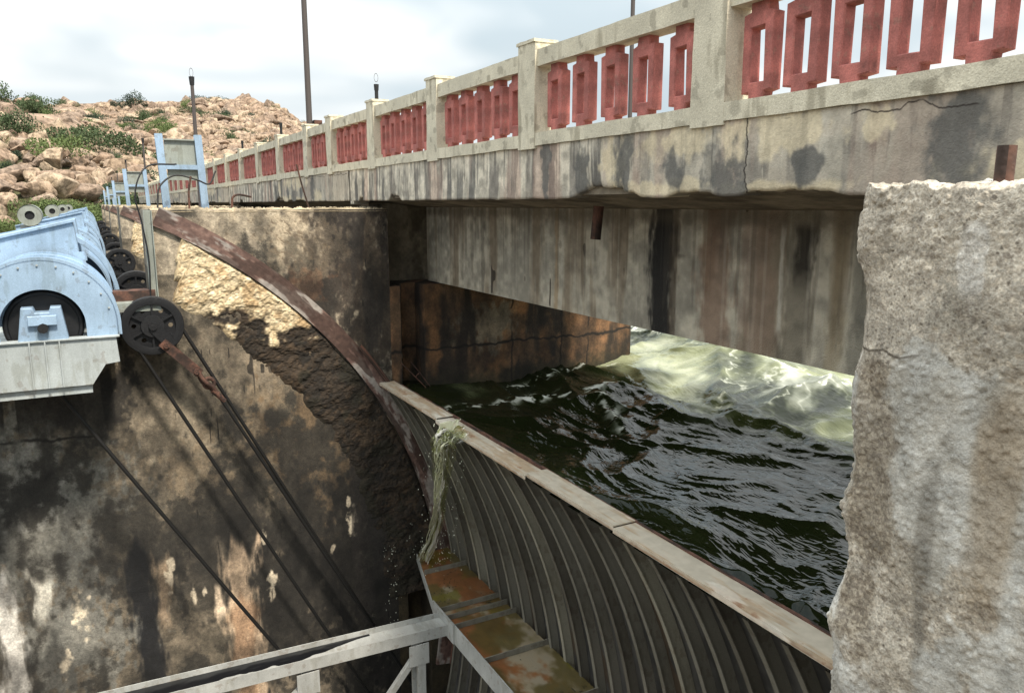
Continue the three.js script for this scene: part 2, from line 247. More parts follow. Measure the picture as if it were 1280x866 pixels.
// ---------------------------------------------------------------- spillway and reservoir water
tag(mesh('spillway', merge([bx(-9, 12, -13.6, -11.2, -90, 20), bx(4.6, 12, -11.2, -9.6, -90, 20)]), mat.concWet), 'dark wet concrete spillway under the gates', 'spillway', null, 'structure');
{
  const wx0 = 4.16, wx1 = 18, wz0 = -22, wz1 = 0;
  const warp = (x, z) => { const a = fbm(x * 0.35, z * 0.3, 3, 501) - 0.5, b = fbm(x * 0.35 + 9, z * 0.3 + 4, 3, 502) - 0.5; return [x + a * 2.2, z + b * 2.2]; };
  const rdg = (x, z, s) => { const n = 1 - Math.abs(vn(x, z, s) * 2 - 1); return n * n; };
  function wave(x, z) {
    const [X, Z] = warp(x, z), amp = 0.55 + 0.75 * ss(6.2, 9.5, x); let h = 0;
    h += 0.27 * amp * (rdg(X * 0.34, Z * 0.20, 510) - 0.35); h += 0.18 * amp * (rdg(X * 0.8 + Z * 0.2, Z * 0.42, 511) - 0.35);
    h += 0.095 * (rdg(X * 1.9 - Z * 0.3, Z * 0.9, 512) - 0.35); h += 0.038 * (rdg(X * 4.2 + Z * 0.6, Z * 1.9, 513) - 0.35); h += 0.014 * (rdg(X * 9, Z * 4.2 + X, 514) - 0.35); h += 0.005 * (rdg(X * 19 - Z, Z * 9, 515) - 0.35);
    for (const [cx, cz, r1, r2, a] of [[11.6, -12.6, 0.9, 2.0, 0.34], [10.4, -9.9, 0.7, 1.6, 0.2], [7.4, -9.9, 0.5, 1.3, 0.16], [6.0, -9.2, 0.8, 1.6, -0.1]]) { const dx = (x - cx) / r1 + (z - cz) * 0.25, dz = (z - cz) / r2; h += a * Math.exp(-dx * dx - dz * dz); }
    return h * ss(4.0, 4.6, x) + 0.02;
  }
  const foamT = (x, z) => {
    const [X, Z] = warp(x, z), e = ss(6.6, 10, x), jx = (fbm(x * 5, z * 4, 4, 525) - 0.5) * 0.9, web = Math.pow(rdg(X * 1.5 + Z * 0.4 + jx, Z * 0.9 + jx, 520), 5) * ss(0.42, 0.62, fbm(x * 7, z * 5, 4, 526)), web2 = Math.pow(rdg(X * 4 + 3 + jx, Z * 2.3, 521), 4), patch = ss(0.34, 0.6, fbm(X * 0.5, Z * 0.4, 4, 522) + e * 0.1);
    let f = patch * e * (0.25 * web2 + 0.7 * web + 0.55 * ss(0.45, 0.75, fbm(X * 3, Z * 2, 4, 523)));
    for (const [ax, az, bx2, bz, w] of [[4.7, -10.6, 6.2, -10.9, 0.16], [6.2, -10.9, 7.6, -10.2, 0.2], [7.2, -10.3, 6.5, -8.6, 0.1], [6.4, -11.7, 8.6, -11.9, 0.12]]) { const t = clamp(((x - ax) * (bx2 - ax) + (z - az) * (bz - az)) / ((bx2 - ax) ** 2 + (bz - az) ** 2)), dd = Math.hypot(x - ax - t * (bx2 - ax), z - az - t * (bz - az)) + (fbm(x * 3, z * 3, 3, 530) - 0.5) * 0.3; f += Math.exp(-Math.pow(dd / w, 2)) * ss(0.42, 0.62, fbm(x * 9, z * 7, 4, 531)) * 0.9; }
    return clamp(f);
  };
  const ft = tex(1536, 1536, (u, v) => { const x = lerp(wx0, wx1, u), z = lerp(wz0, wz1, v), f = foamT(x, z), m = fbm(x * 0.9, z * 0.7, 4, 540); const c = mix(C(20, 25, 12), C(32, 38, 18), m), litVeil = ss(0.40, 0.6, fbm(x * 0.55, z * 0.5, 5, 541) * 0.7 + m * 0.3 + 0.2 * ss(6.6, 9.6, x) - 0.14) ; return mix(mix(c, mix(C(118, 125, 94), C(166, 171, 138), fbm(x * 2.4, z * 1.4, 4, 542)), litVeil), C(226, 230, 222), f); });  // pale upstream veil paints sunlit water into the colour, besides real silt and foam
  const rt = tex(512, 512, (u, v) => { const f = foamT(lerp(wx0, wx1, u), lerp(wz0, wz1, v)); const r = 0.08 + 0.6 * f; return [r, r, r]; }, false);
  const rip = tex(1024, 1024, (u, v) => { const t = 0.6 * rdg(u * 24, v * 12, 550) + 0.4 * rdg(u * 44 + v * 6, v * 24, 551); return [t, t, t]; }, false); rip.repeat.set(9, 12);
  const wm = new THREE.MeshPhysicalMaterial({ map: ft, roughness: 1, roughnessMap: rt, ior: 1.33, metalness: 0, bumpMap: rip, bumpScale: 0.006 });
  const g = grid(420, 520, (u, v) => { const x = lerp(wx0, wx1, u * (0.55 + 0.45 * u)), z = lerp(wz0, wz1, v); return [x, WATER + wave(x, z), z, (x - wx0) / (wx1 - wx0), (z - wz0) / (wz1 - wz0)]; });
  g.index.array.reverse(); g.computeVertexNormals();
  const far = new THREE.MeshPhysicalMaterial({ color: new THREE.Color().setRGB(...lin(C(78, 88, 44))), roughness: 0.12, ior: 1.33, bumpMap: T_bump, bumpScale: 0.15 });
  const w = thing('reservoir_water', 'choppy murky green reservoir water behind the gate', 'water'); w.userData.kind = 'structure';
  mesh('near_water', g, wm, w); const flat = (x0, x1, z0, z1) => boxUV(new THREE.PlaneGeometry(x1 - x0, z1 - z0).rotateX(-Math.PI / 2).translate((x0 + x1) / 2, WATER, (z0 + z1) / 2), 0.15);
  mesh('open_water', merge([flat(wx1, 700, -500, 300), flat(wx0, wx1, wz1, 300), flat(wx0, wx1, -500, wz0)]), far, w);
}

// ---------------------------------------------------------------- far pier and its copies along the dam
const X0 = -2.8, XW = 12.6, Y0 = -9.2, YH = 9.2;
const streak = (x, y, cx, y1, y0, w, seed, soft = 0.3) => { const c = cx + (fbm(y * 1.3, seed, 3, seed) - 0.5) * w * 1.4, e = Math.abs(x - c) / (w * (0.6 + 0.8 * fbm(y * 2 + 3, seed * 1.7, 3, seed + 1))); return (1 - ss(0.35, 1.15, e + (fbm(x * 14, y * 4, 5, seed + 2) - 0.5) * 1.4)) * ss(y0, y0 + soft, y) * (1 - ss(y1 - soft * 0.5, y1, y + (vn(x * 12, 0, seed) - 0.5) * soft)); };
const blob = (x, y, cx, cy, rx, ry, seed, hard = 0.45) => { const q = 1 / Math.max(rx, 0.12), d0 = Math.hypot((x - cx) / rx, (y - cy) / ry); if (d0 > 2.4) return 0; const d = d0 + (fbm(x * 1.4 * q, y * 1.1 * q, 4, seed) - 0.5) * 1.5 + (fbm(x * 12, y * 8, 6, seed + 1) - 0.5) * 2.0; return 1 - ss(1 - hard * 0.7, 1 + hard * 0.7, d); };
const pierTex = tex(1536, 1122, (u, v) => {
  const x = X0 + u * XW, y = Y0 + v * YH, a = fbm(x * 0.8, y * 0.8, 5, 601), f = fbm(x * 7, y * 7, 5, 602), s = fbm(x * 3.6, y * 1.5, 5, 603), gr = vn(x * 90, y * 90, 604);
  const rc = Math.hypot(x + 2.5, y + 7.1);
  let c = mix(C(84, 78, 66), C(124, 113, 95), ss(0.32, 0.66, a * 0.5 + f * 0.5));
  if (x < 4.24) {
    if (rc > 7.7 || y > -1.0) { c = mix(C(138, 128, 110), C(178, 166, 142), ss(0.3, 0.65, a * 0.5 + f * 0.5)); }           // smooth plaster above the seal track
    c = mix(c, C(130, 115, 92), blob(x, y, 1.7, -3.7, 1.1, 0.9, 610) * 0.65); c = mix(c, C(104, 84, 60), blob(x, y, 3.0, -3.9, 0.7, 1.4, 611) * 0.6);
    c = mix(c, C(140, 130, 110), blob(x, y, 0.9, -2.7, 0.7, 1.0, 612) * 0.6);
    c = mix(c, C(112, 112, 104), blob(x, y, -1.1, -4.3, 1.3, 1.1, 613, 0.4) * 0.8); c = mix(c, C(150, 148, 138), blob(x, y, -1.25, -4.0, 0.6, 0.6, 614, 0.4) * 0.6); c = mix(c, C(116, 116, 108), blob(x, y, -0.7, -6.2, 0.8, 1.0, 622, 0.3) * 0.8);
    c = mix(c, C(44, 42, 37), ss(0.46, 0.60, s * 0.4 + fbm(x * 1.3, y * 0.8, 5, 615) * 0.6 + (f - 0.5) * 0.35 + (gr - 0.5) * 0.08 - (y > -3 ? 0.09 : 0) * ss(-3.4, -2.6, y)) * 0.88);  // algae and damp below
    c = mix(c, C(40, 38, 34), blob(x, y, 1.3, -5.4, 1.1, 0.75, 616) * 0.6); c = mix(c, C(38, 36, 32), blob(x, y, 2.7, -6.2, 0.9, 1.4, 617) * 0.75); c = mix(c, C(34, 32, 28), blob(x, y, 4.1, -6.6, 1.0, 3.0, 685, 0.3) * 0.85);  // wet algae patches; the right-hand one also paints in the deck shade
    c = mix(c, C(46, 44, 40), blob(x, y, -0.2, -2.7, 0.5, 0.5, 623) * 0.8); c = mix(c, C(40, 38, 34), ss(0.55, 0.6, fbm(x * 5, y * 0.4, 3, 625)) * ss(-3.3, -2.9, y) * ss(-2.0, -2.6, y) * ss(0.4, 0, x) * 0.8);
    c = mix(c, C(22, 23, 25), streak(x, y, 0.2, -4.9, -9, 0.2, 618, 0.5) * 0.92); c = mix(c, C(176, 152, 122), streak(x, y, 0.5, -5.2, -6.6, 0.12, 619, 0.4) * 0.75);
    c = mix(c, C(196, 172, 142), streak(x, y, 1.68, -5.25, -8.4, 0.3, 620, 0.5) * 0.95); c = mix(c, C(140, 108, 80), streak(x, y, 1.62, -6.2, -9, 0.22, 621, 0.5) * 0.6); c = mix(c, C(222, 200, 170), streak(x, y, 1.22, -5.9, -6.6, 0.09, 640, 0.3) * 0.85);
    c = mix(c, C(206, 202, 190), streak(x, y, -1.5, -5.0, -8, 0.2, 630, 0.4) * 0.9); c = mix(c, C(196, 192, 176), streak(x, y, -1.15, -5.05, -6.1, 0.13, 631, 0.4) * 0.85);
    for (const [bx0, by, r] of [[0.58, -5.65, 0.07], [0.9, -6.0, 0.06], [2.08, -6.1, 0.09], [3.45, -5.28, 0.1], [-0.62, -5.9, 0.12], [1.05, -5.95, 0.05], [2.0, -5.3, 0.05], [0.6, -5.45, 0.06], [-0.9, -6.6, 0.08], [3.1, -5.7, 0.06], [3.4, -4.9, 0.05]]) c = mix(c, C(214, 200, 172), blob(x, y, bx0, by, r * 0.8, r * 2.2, 650 + Math.round(bx0 * 10), 0.5) * 0.85);
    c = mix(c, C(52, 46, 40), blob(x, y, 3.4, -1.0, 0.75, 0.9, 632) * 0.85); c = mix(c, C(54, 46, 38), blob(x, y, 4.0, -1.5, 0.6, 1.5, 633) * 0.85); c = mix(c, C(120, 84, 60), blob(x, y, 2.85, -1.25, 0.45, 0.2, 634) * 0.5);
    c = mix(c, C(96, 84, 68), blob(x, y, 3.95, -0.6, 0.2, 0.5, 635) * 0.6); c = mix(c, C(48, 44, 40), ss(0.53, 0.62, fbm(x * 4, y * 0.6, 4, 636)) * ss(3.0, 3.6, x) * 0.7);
    // crazed plaster: cracks
    const cz = blob(x, y, 2.75, -0.6, 0.75, 0.5, 637, 0.3); if (cz > 0) { const [w1] = worley(x * 9 + f, y * 9, 638), [w2] = worley(x * 9 + f + 0.12, y * 9 + 0.12, 638); c = mix(c, C(70, 60, 48), cz * ss(0.05, 0.16, Math.abs(w1 - w2)) * ss(0.42, 0.6, w1) * 0.75); c = mix(c, C(196, 178, 146), cz * 0.25); }
    // construction joints
    for (const [jy, x1] of [[-3.23, 0.4]]) { const dj = Math.abs(y - jy - (fbm(x * 4, jy, 6, 660) - 0.5) * 0.12); if (x < x1) c = mix(c, C(26, 25, 22), (1 - ss(0.0, 0.008 + 0.05 * fbm(x * 6, 2, 4, 663), dj)) * 0.85 * ss(0.38, 0.55, fbm(x * 3, jy * 3, 5, 661))); }
    c = mix(c, C(24, 22, 20), ss(0.9, 0.93, vn(x * 26, y * 3.2, 662)) * ss(0.45, 0.6, a) * ss(0.3, 1.2, x) * 0.7);
  } else {
    c = mix(C(84, 66, 48), C(122, 90, 62), ss(0.3, 0.7, a * 0.4 + s * 0.3 + f * 0.3)); c = mix(c, C(128, 122, 104), blob(x, y, 6.1, -2.1, 0.6, 0.35, 670) * 0.6); c = mix(c, C(40, 34, 28), ss(0.5, 0.62, fbm(x * 2.6, y * 0.5, 5, 671)) * 0.85); c = mix(c, C(150, 104, 62), ss(0.55, 0.72, fbm(x * 1.8 + 9, y * 0.6, 5, 672) + (f - 0.5) * 0.2) * 0.5);
    c = mix(c, C(48, 44, 30), ss(-2.75, -3.1, y + (f - 0.5) * 0.3) * 0.85);
    for (const jy of [-2.46]) { const dj = Math.abs(y - jy - (fbm(x * 5, jy, 6, 673) - 0.5) * 0.12); c = mix(c, C(20, 17, 14), (1 - ss(0.0, 0.01 + 0.06 * fbm(x * 5, 2, 4, 675), dj)) * 0.9); }
    for (const jx of [6.55, 7.6, 8.2]) c = mix(c, C(20, 17, 14), (1 - ss(0.0, 0.03, Math.abs(x - jx - (fbm(y * 6, jx, 5, 674) - 0.5) * 0.1))) * 0.7 * ss(0.35, 0.5, fbm(y * 4, jx, 3, 676)));
  }
  const gm = fbm(x * 1.9 + 7, y * 1.5, 6, 680), gv = fbm(x * 6, y * 3.2, 5, 681), f3 = fbm(x * 22, y * 18, 4, 682), k = (0.72 + f * 0.24 + f3 * 0.24 + (gr - 0.5) * 0.2 + (vn(x * 45, y * 38, 683) - 0.5) * 0.16) * (0.66 + 0.5 * ss(0.3, 0.66, gm * 0.6 + gv * 0.4)); return [c[0] * k, c[1] * k, c[2] * k * 1.02];
});
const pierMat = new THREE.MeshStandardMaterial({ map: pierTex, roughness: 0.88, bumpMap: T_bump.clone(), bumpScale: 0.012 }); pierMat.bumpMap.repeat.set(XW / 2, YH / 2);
const pierUV = (g) => { const p = g.attributes.position, uv = g.attributes.uv; for (let i = 0; i < p.count; i++) uv.setXY(i, (p.getX(i) - X0 + (p.getZ(i) - ZP) * 0.8) / XW, (p.getY(i) - Y0) / YH); return g; };
const shape = (pts) => { const s = new THREE.Shape(); pts.forEach(([x, y], i) => (i ? s.lineTo(x, y) : s.moveTo(x, y))); return s; };
const extr = (pts, z1, z0) => norm(new THREE.ExtrudeGeometry(shape(pts), { depth: z1 - z0, bevelEnabled: false }).translate(0, 0, z0));
function makePier() {
  const o = thing('dam_pier', 'tall stained concrete pier carrying the bridge end, with rusty curved seal track', 'pier');
  const YB = -12;
  const body = merge([
    pierUV(extr([[-3.6, YB], [4.42, YB], [4.42, SHELF - 0.002], [4.24, SHELF - 0.002], [4.24, TOP], [0.73, TOP], [0.73, -1.42], [0.3, -1.46], [0.12, -2.2], [-3.6, -2.22]], ZP, ZP - 0.47)),
    pierUV(extr([[4.85, YB], [8.45, YB], [8.45, SHELF], [4.85, SHELF]], ZP, ZP - 0.47)),
    pierUV(extr([[-3.6, YB], [8.45, YB], [8.45, SHELF - 0.004], [4.243, SHELF - 0.004], [4.243, TOP - 0.003], [0.733, TOP - 0.003], [0.733, -1.423], [0.303, -1.463], [0.123, -2.203], [-3.6, -2.223]], ZP - 0.45, ZP - THICK)),
    
  ]);
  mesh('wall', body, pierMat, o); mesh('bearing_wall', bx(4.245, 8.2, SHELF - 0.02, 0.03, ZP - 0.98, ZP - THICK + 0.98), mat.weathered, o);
  const zc = ZP - THICK / 2, nose = new THREE.ExtrudeGeometry(shape([[8.43, ZP], [9.45, ZP - 0.3], [10.1, zc], [9.45, ZP - THICK + 0.3], [8.43, ZP - THICK]]), { depth: -SHELF * 0 + 10.66, bevelEnabled: false }).rotateX(Math.PI / 2);
  // rotateX(90): (x, z-as-y, depth) -> y = -depth, z = y
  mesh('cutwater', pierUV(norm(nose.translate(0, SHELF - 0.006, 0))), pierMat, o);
  mesh('crumbling_top', grid(420, 14, (u, v) => { const x = lerp(0.74, 4.23, u), e = fbm(x * 9, 3, 5, 690), z = lerp(ZP + 0.012 * e, ZP - 0.55, v); return [x, TOP - 0.012 + (v > 0 ? 0.006 + 0.03 * fbm(x * 8, z * 8, 4, 691) + 0.03 * ss(0.55, 0.8, fbm(x * 22, z * 22, 3, 692)) : -0.02), z, x, z]; }), mat.top, o).material.side = THREE.DoubleSide;
  // rough broken-out concrete along the seal track, coarse aggregate showing
  const th0 = rad(61.5), th1 = rad(2);
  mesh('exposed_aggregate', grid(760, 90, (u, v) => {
    const th = lerp(th0, th1, u), rin = Math.max(6.42 + 0.3 * fbm(u * 14, 3, 4, 701), (3.58 + 0.7 * (fbm(u * 34, 5, 5, 707) - 0.5)) / Math.cos(th)), r = lerp(rin - (rin > 6.8 ? 0 : 0.12), 7.56, v), x = GC[0] + r * Math.cos(th), y = GC[1] + r * Math.sin(th);
    const jt = fbm(x * 9, y * 9, 3, 708), w = worley(x * 13 + jt * 2.5, y * 15 + jt * 2, 702), w2 = worley(x * 34 + jt, y * 34, 703), n = fbm(x * 3, y * 3, 4, 704), edge = ss(0, 0.25, v) * ss(1.0, 0.93, v) * (r < 7.5 && v < 0.02 ? 0 : 1);
    const h = -0.03 + edge * (0.012 + 0.09 * n + 0.05 * (jt - 0.5) + 0.015 * (0.7 - w[0]) + 0.014 * (0.6 - w2[0]));
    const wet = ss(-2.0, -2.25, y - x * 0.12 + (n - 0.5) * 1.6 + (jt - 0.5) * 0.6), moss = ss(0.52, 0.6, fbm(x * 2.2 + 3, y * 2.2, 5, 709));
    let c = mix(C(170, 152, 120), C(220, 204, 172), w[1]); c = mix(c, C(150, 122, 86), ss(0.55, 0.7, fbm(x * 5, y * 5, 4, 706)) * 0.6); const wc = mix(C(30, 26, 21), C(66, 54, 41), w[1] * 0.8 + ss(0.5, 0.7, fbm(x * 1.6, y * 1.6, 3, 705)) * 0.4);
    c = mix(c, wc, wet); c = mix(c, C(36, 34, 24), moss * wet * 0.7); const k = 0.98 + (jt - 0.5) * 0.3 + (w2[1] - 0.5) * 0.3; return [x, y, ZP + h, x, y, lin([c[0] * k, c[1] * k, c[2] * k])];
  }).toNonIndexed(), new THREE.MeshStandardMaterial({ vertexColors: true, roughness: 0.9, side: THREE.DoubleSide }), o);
  // curved steel seal track
  const st = tex(1024, 128, (u, v) => { const x = u * 9, y = v * 0.28, n = fbm(x * 2.2, y * 9, 5, 711), f = fbm(x * 20, y * 20, 3, 712); let c = mix(C(92, 70, 64), C(126, 102, 92), f); c = mix(c, C(160, 156, 150), ss(0.44, 0.58, n + (f - 0.5) * 0.15) * 0.85); c = mix(c, C(62, 46, 40), ss(0.52, 0.6, fbm(x * 1.7 + 4, y * 7, 5, 713)) * 0.7); const k = 0.85 + f * 0.3; return [c[0] * k, c[1] * k, c[2] * k]; });
  const arcStrip = (r0, r1, z, t0, t1, n) => { const prof = [[r0, z - 0.06], [r0, z], [r1, z], [r1, z - 0.06]]; return grid(n, 3, (u, v) => { const th = lerp(t0, t1, u), [r, zz] = prof[Math.round(v * 3)]; return [GC[0] + r * Math.cos(th), GC[1] + r * Math.sin(th), zz, u, [0.02, 0.03, 0.97, 0.98][Math.round(v * 3)]]; }).toNonIndexed(); };
  const fl = (g) => { g.computeVertexNormals(); return g; };
  mesh('seal_track', fl(arcStrip(7.54, 7.82, ZP + 0.055, rad(64.6), rad(-10), 120)), new THREE.MeshStandardMaterial({ map: st, roughness: 0.75, metalness: 0.1, bumpMap: T_bump, bumpScale: 0.004, side: THREE.DoubleSide }), o);
  mesh('seal_edge_angle', fl(arcStrip(7.80, 7.87, ZP + 0.10, rad(38), rad(-10), 60)), mat.rust, o);
  return o;
}
const pier = makePier();
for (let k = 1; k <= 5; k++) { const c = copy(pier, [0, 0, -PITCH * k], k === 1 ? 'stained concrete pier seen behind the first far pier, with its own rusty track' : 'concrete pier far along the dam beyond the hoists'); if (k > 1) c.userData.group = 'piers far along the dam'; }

// ---------------------------------------------------------------- near pier: broken pitted concrete at arm's length
{
  const o = thing('broken_pier', 'close rough pitted concrete pier with a broken edge beside the gate opening', 'pier');
  const xa = 1.6, zb = -1.245, yt = 0.055;
  const nt = tex(1024, 1536, (u, v) => {   // 1.6 m wide, 2.4 m high
    const x = u * 1.6, y = -2.3 + v * 2.4, a = fbm(x * 4, y * 4, 5, 801), f = fbm(x * 30, y * 30, 4, 802), [w, id] = worley(x * 130, y * 130, 803), gr = vn(x * 600, y * 600, 804);
    let c = mix(C(188, 180, 166), C(226, 218, 202), ss(0.3, 0.7, a * 0.5 + f * 0.5)); const grain = ss(0.52, 0.3, w); c = mix(c, mix(C(140, 128, 114), C(236, 224, 202), id), grain * 0.55);
    const slurry = ss(0.50, 0.54, fbm(x * 2.6 + 5, y * 1.9 + 2, 6, 805) + (f - 0.5) * 0.12 + 0.10 * ss(-0.25, -0.5, y) - 0.1 * ss(-0.5, 0, y)); c = mix(c, mix(C(204, 205, 200), C(226, 226, 220), f), slurry * 0.8);   // smooth cement smear
    c = mix(c, C(178, 162, 140), ss(0.5, 0.7, fbm(x * 3.1, y * 2.3, 5, 806) + (f - 0.5) * 0.25) * 0.5); c = mix(c, C(140, 136, 126), ss(0.5, 0.7, fbm(x * 5.2 + 2, y * 3.1, 5, 807) + (f - 0.5) * 0.3) * 0.55);
    const pq = worley(x * 75 + f, y * 75, 808), pit = (pq[1] > 0.88 ? ss(0.2 + 2 * (pq[1] - 0.88), 0.06, pq[0]) : 0) * (1 - slurry * 0.6); c = mix(c, C(92, 84, 74), pit * 0.7);
    const st = worley(x * 48 + f, y * 48, 822), stone = st[1] > 0.6 ? ss(0.42, 0.3, st[0]) * (1 - slurry * 0.85) : 0; c = mix(c, mix(C(132, 122, 110), C(232, 220, 200), (st[1] - 0.6) * 2.5), stone * 0.65);
    const rb = blob(x, y, 0.10, -0.74, 0.055, 0.30, 823, 0.35); c = mix(c, mix(C(112, 100, 86), C(176, 164, 144), id), rb * 0.75);
    const ck = Math.abs(y + 0.335 - (fbm(x * 9, 2, 5, 824) - 0.5) * 0.05); c = mix(c, C(84, 76, 66), (1 - ss(0.001, 0.005, ck)) * (1 - ss(0.16, 0.24, x)) * 0.8);
    c = mix(c, C(150, 128, 100), streak(x, y, 0.42, -0.35, -0.95, 0.05, 825, 0.2) * 0.5); c = mix(c, C(112, 108, 100), streak(x, y, 0.27, -0.45, -1.2, 0.02, 826, 0.2) * 0.5); c = mix(c, C(228, 226, 220), blob(x, y, 0.3, -0.12, 0.03, 0.07, 827, 0.3) * 0.6);
    const dirt = ss(0.48, 0.7, fbm(x * 7 + 1, y * 4, 6, 809)); c = mix(c, C(140, 132, 118), dirt * 0.3); const g2 = vn(x * 260, y * 260, 820), k = 0.9 + (gr - 0.5) * 0.2 + (g2 - 0.5) * 0.22 * (1 - slurry * 0.6) + (f - 0.5) * 0.25; return [c[0] * k, c[1] * k, c[2] * k];
  });
  const path = [];   // plan path: along the bay face to the corner, then towards and past the camera
  for (let i = 0; i <= 50; i++) path.push([xa + 0.55 - 0.5 * i / 50, zb, 0, -1]); for (let i = 0; i <= 24; i++) { const t = i / 24 * Math.PI / 2; path.push([xa + 0.05 - 0.05 * Math.sin(t), zb + 0.05 - 0.05 * Math.cos(t), -Math.sin(t), -Math.cos(t)]); }
  for (let i = 1; i <= 230; i++) path.push([xa, zb + 0.05 + 0.75 * i / 230, -1, 0]); for (let i = 1; i <= 40; i++) path.push([xa, zb + 0.8 + 1.7 * i / 40, -1, 0]);
  const rows = []; for (let i = 0; i <= 30; i++) rows.push([-2.6 + 1.1 * i / 30, 0]); for (let i = 1; i <= 420; i++) rows.push([-1.5 + 1.55 * i / 420, 0]); for (let i = 1; i <= 60; i++) rows.push([yt, 0.3 * i / 60]);
  const nu = path.length - 1, nv = rows.length - 1;
  const g = grid(nu, nv, (u, v) => {
    const [px, pz, nx, nz] = path[Math.round(u * nu)], [y, inn] = rows[Math.round(v * nv)], s = Math.round(u * nu) / nu; const S = px + pz * 1.0;
    const P = pz - px * 0.7, big = fbm(P * 3 + 4, y * 2.6, 4, 811) - 0.5, mid = fbm(P * 14, y * 14, 4, 812) - 0.5, w = worley(P * 60, y * 60, 813), pits = ss(0.78, 0.92, vn(P * 70, y * 70, 814));
    const sw = worley(P * 48, y * 48, 822), pw = worley(P * 38 + mid, y * 38, 819), pit2 = pw[1] > 0.86 ? ss(0.2 + 1.5 * (pw[1] - 0.86), 0.05, pw[0]) : 0; const rough = 0.35 + 0.65 * ss(0.44, 0.56, fbm(P * 2 + 3, y * 2, 3, 815)) + 0.3 * ss(-0.35, 0, y);
    const corner = Math.exp(-Math.pow((pz - zb) / 0.09, 2)); let dsp = big * 0.055 + mid * 0.017 * rough + (0.4 - w[0]) * 0.0032 * rough - pit2 * 0.005 * rough + (sw[1] > 0.6 ? ss(0.42, 0.25, sw[0]) * 0.0035 * rough : 0) - 0.014 * Math.exp(-Math.pow((pz + 1.15) / 0.055, 2) - Math.pow((y + 0.74) / 0.28, 2)) * (0.6 + 0.8 * (mid + 0.5)) + corner * ((fbm(y * 2.4, 2, 3, 816) - 0.5) * 0.13 + (fbm(y * 11, 5, 3, 821) - 0.5) * 0.03 - 0.01);
    const ny = inn > 0 ? 1 : 0, back = inn; let X = px - nx * back + nx * dsp * (ny ? 0.3 : 1), Z = pz - nz * back + nz * dsp * (ny ? 0.3 : 1), Y = y;
    const topn = (fbm(X * 12 + 5, Z * 12, 4, 817) - 0.5) * 0.05 + (fbm(X * 45, Z * 45, 3, 818) - 0.5) * 0.02 - 0.015; if (y > yt - 0.12) Y += topn * ss(yt - 0.12, yt, y);
    return [X, Y, Z, (pz + 1.25 + (px - xa) * -1) / 1.6, (y + 2.3 + inn) / 2.4];
  });
  mesh('face', g, new THREE.MeshStandardMaterial({ map: nt, roughness: 0.95, bumpMap: T_bump.clone(), bumpScale: 0.003, side: THREE.DoubleSide }), o).material.bumpMap.repeat.set(1.6, 2.4);
  mesh('core', merge([bx(xa + 0.16, 8.4, -12, TOP - 0.1, zb + 0.12, 1.3), bx(xa + 0.5, 8.4, -12, TOP - 0.02, zb + 0.02, 1.3)]), mat.weathered, o);
  const nn = mesh('cutwater', merge([bx(8.38, 9.4, -12, SHELF, zb + 0.2, 1.1)]), mat.weathered, o);
  const pipe = mesh('pipe_stub', tube([[1.72, 0.0, -0.975], [1.723, 0.122, -0.976]], 0.019, 14), mat.rust); tag(pipe, 'short rusty pipe stub standing on the broken pier top', 'pipe');
}

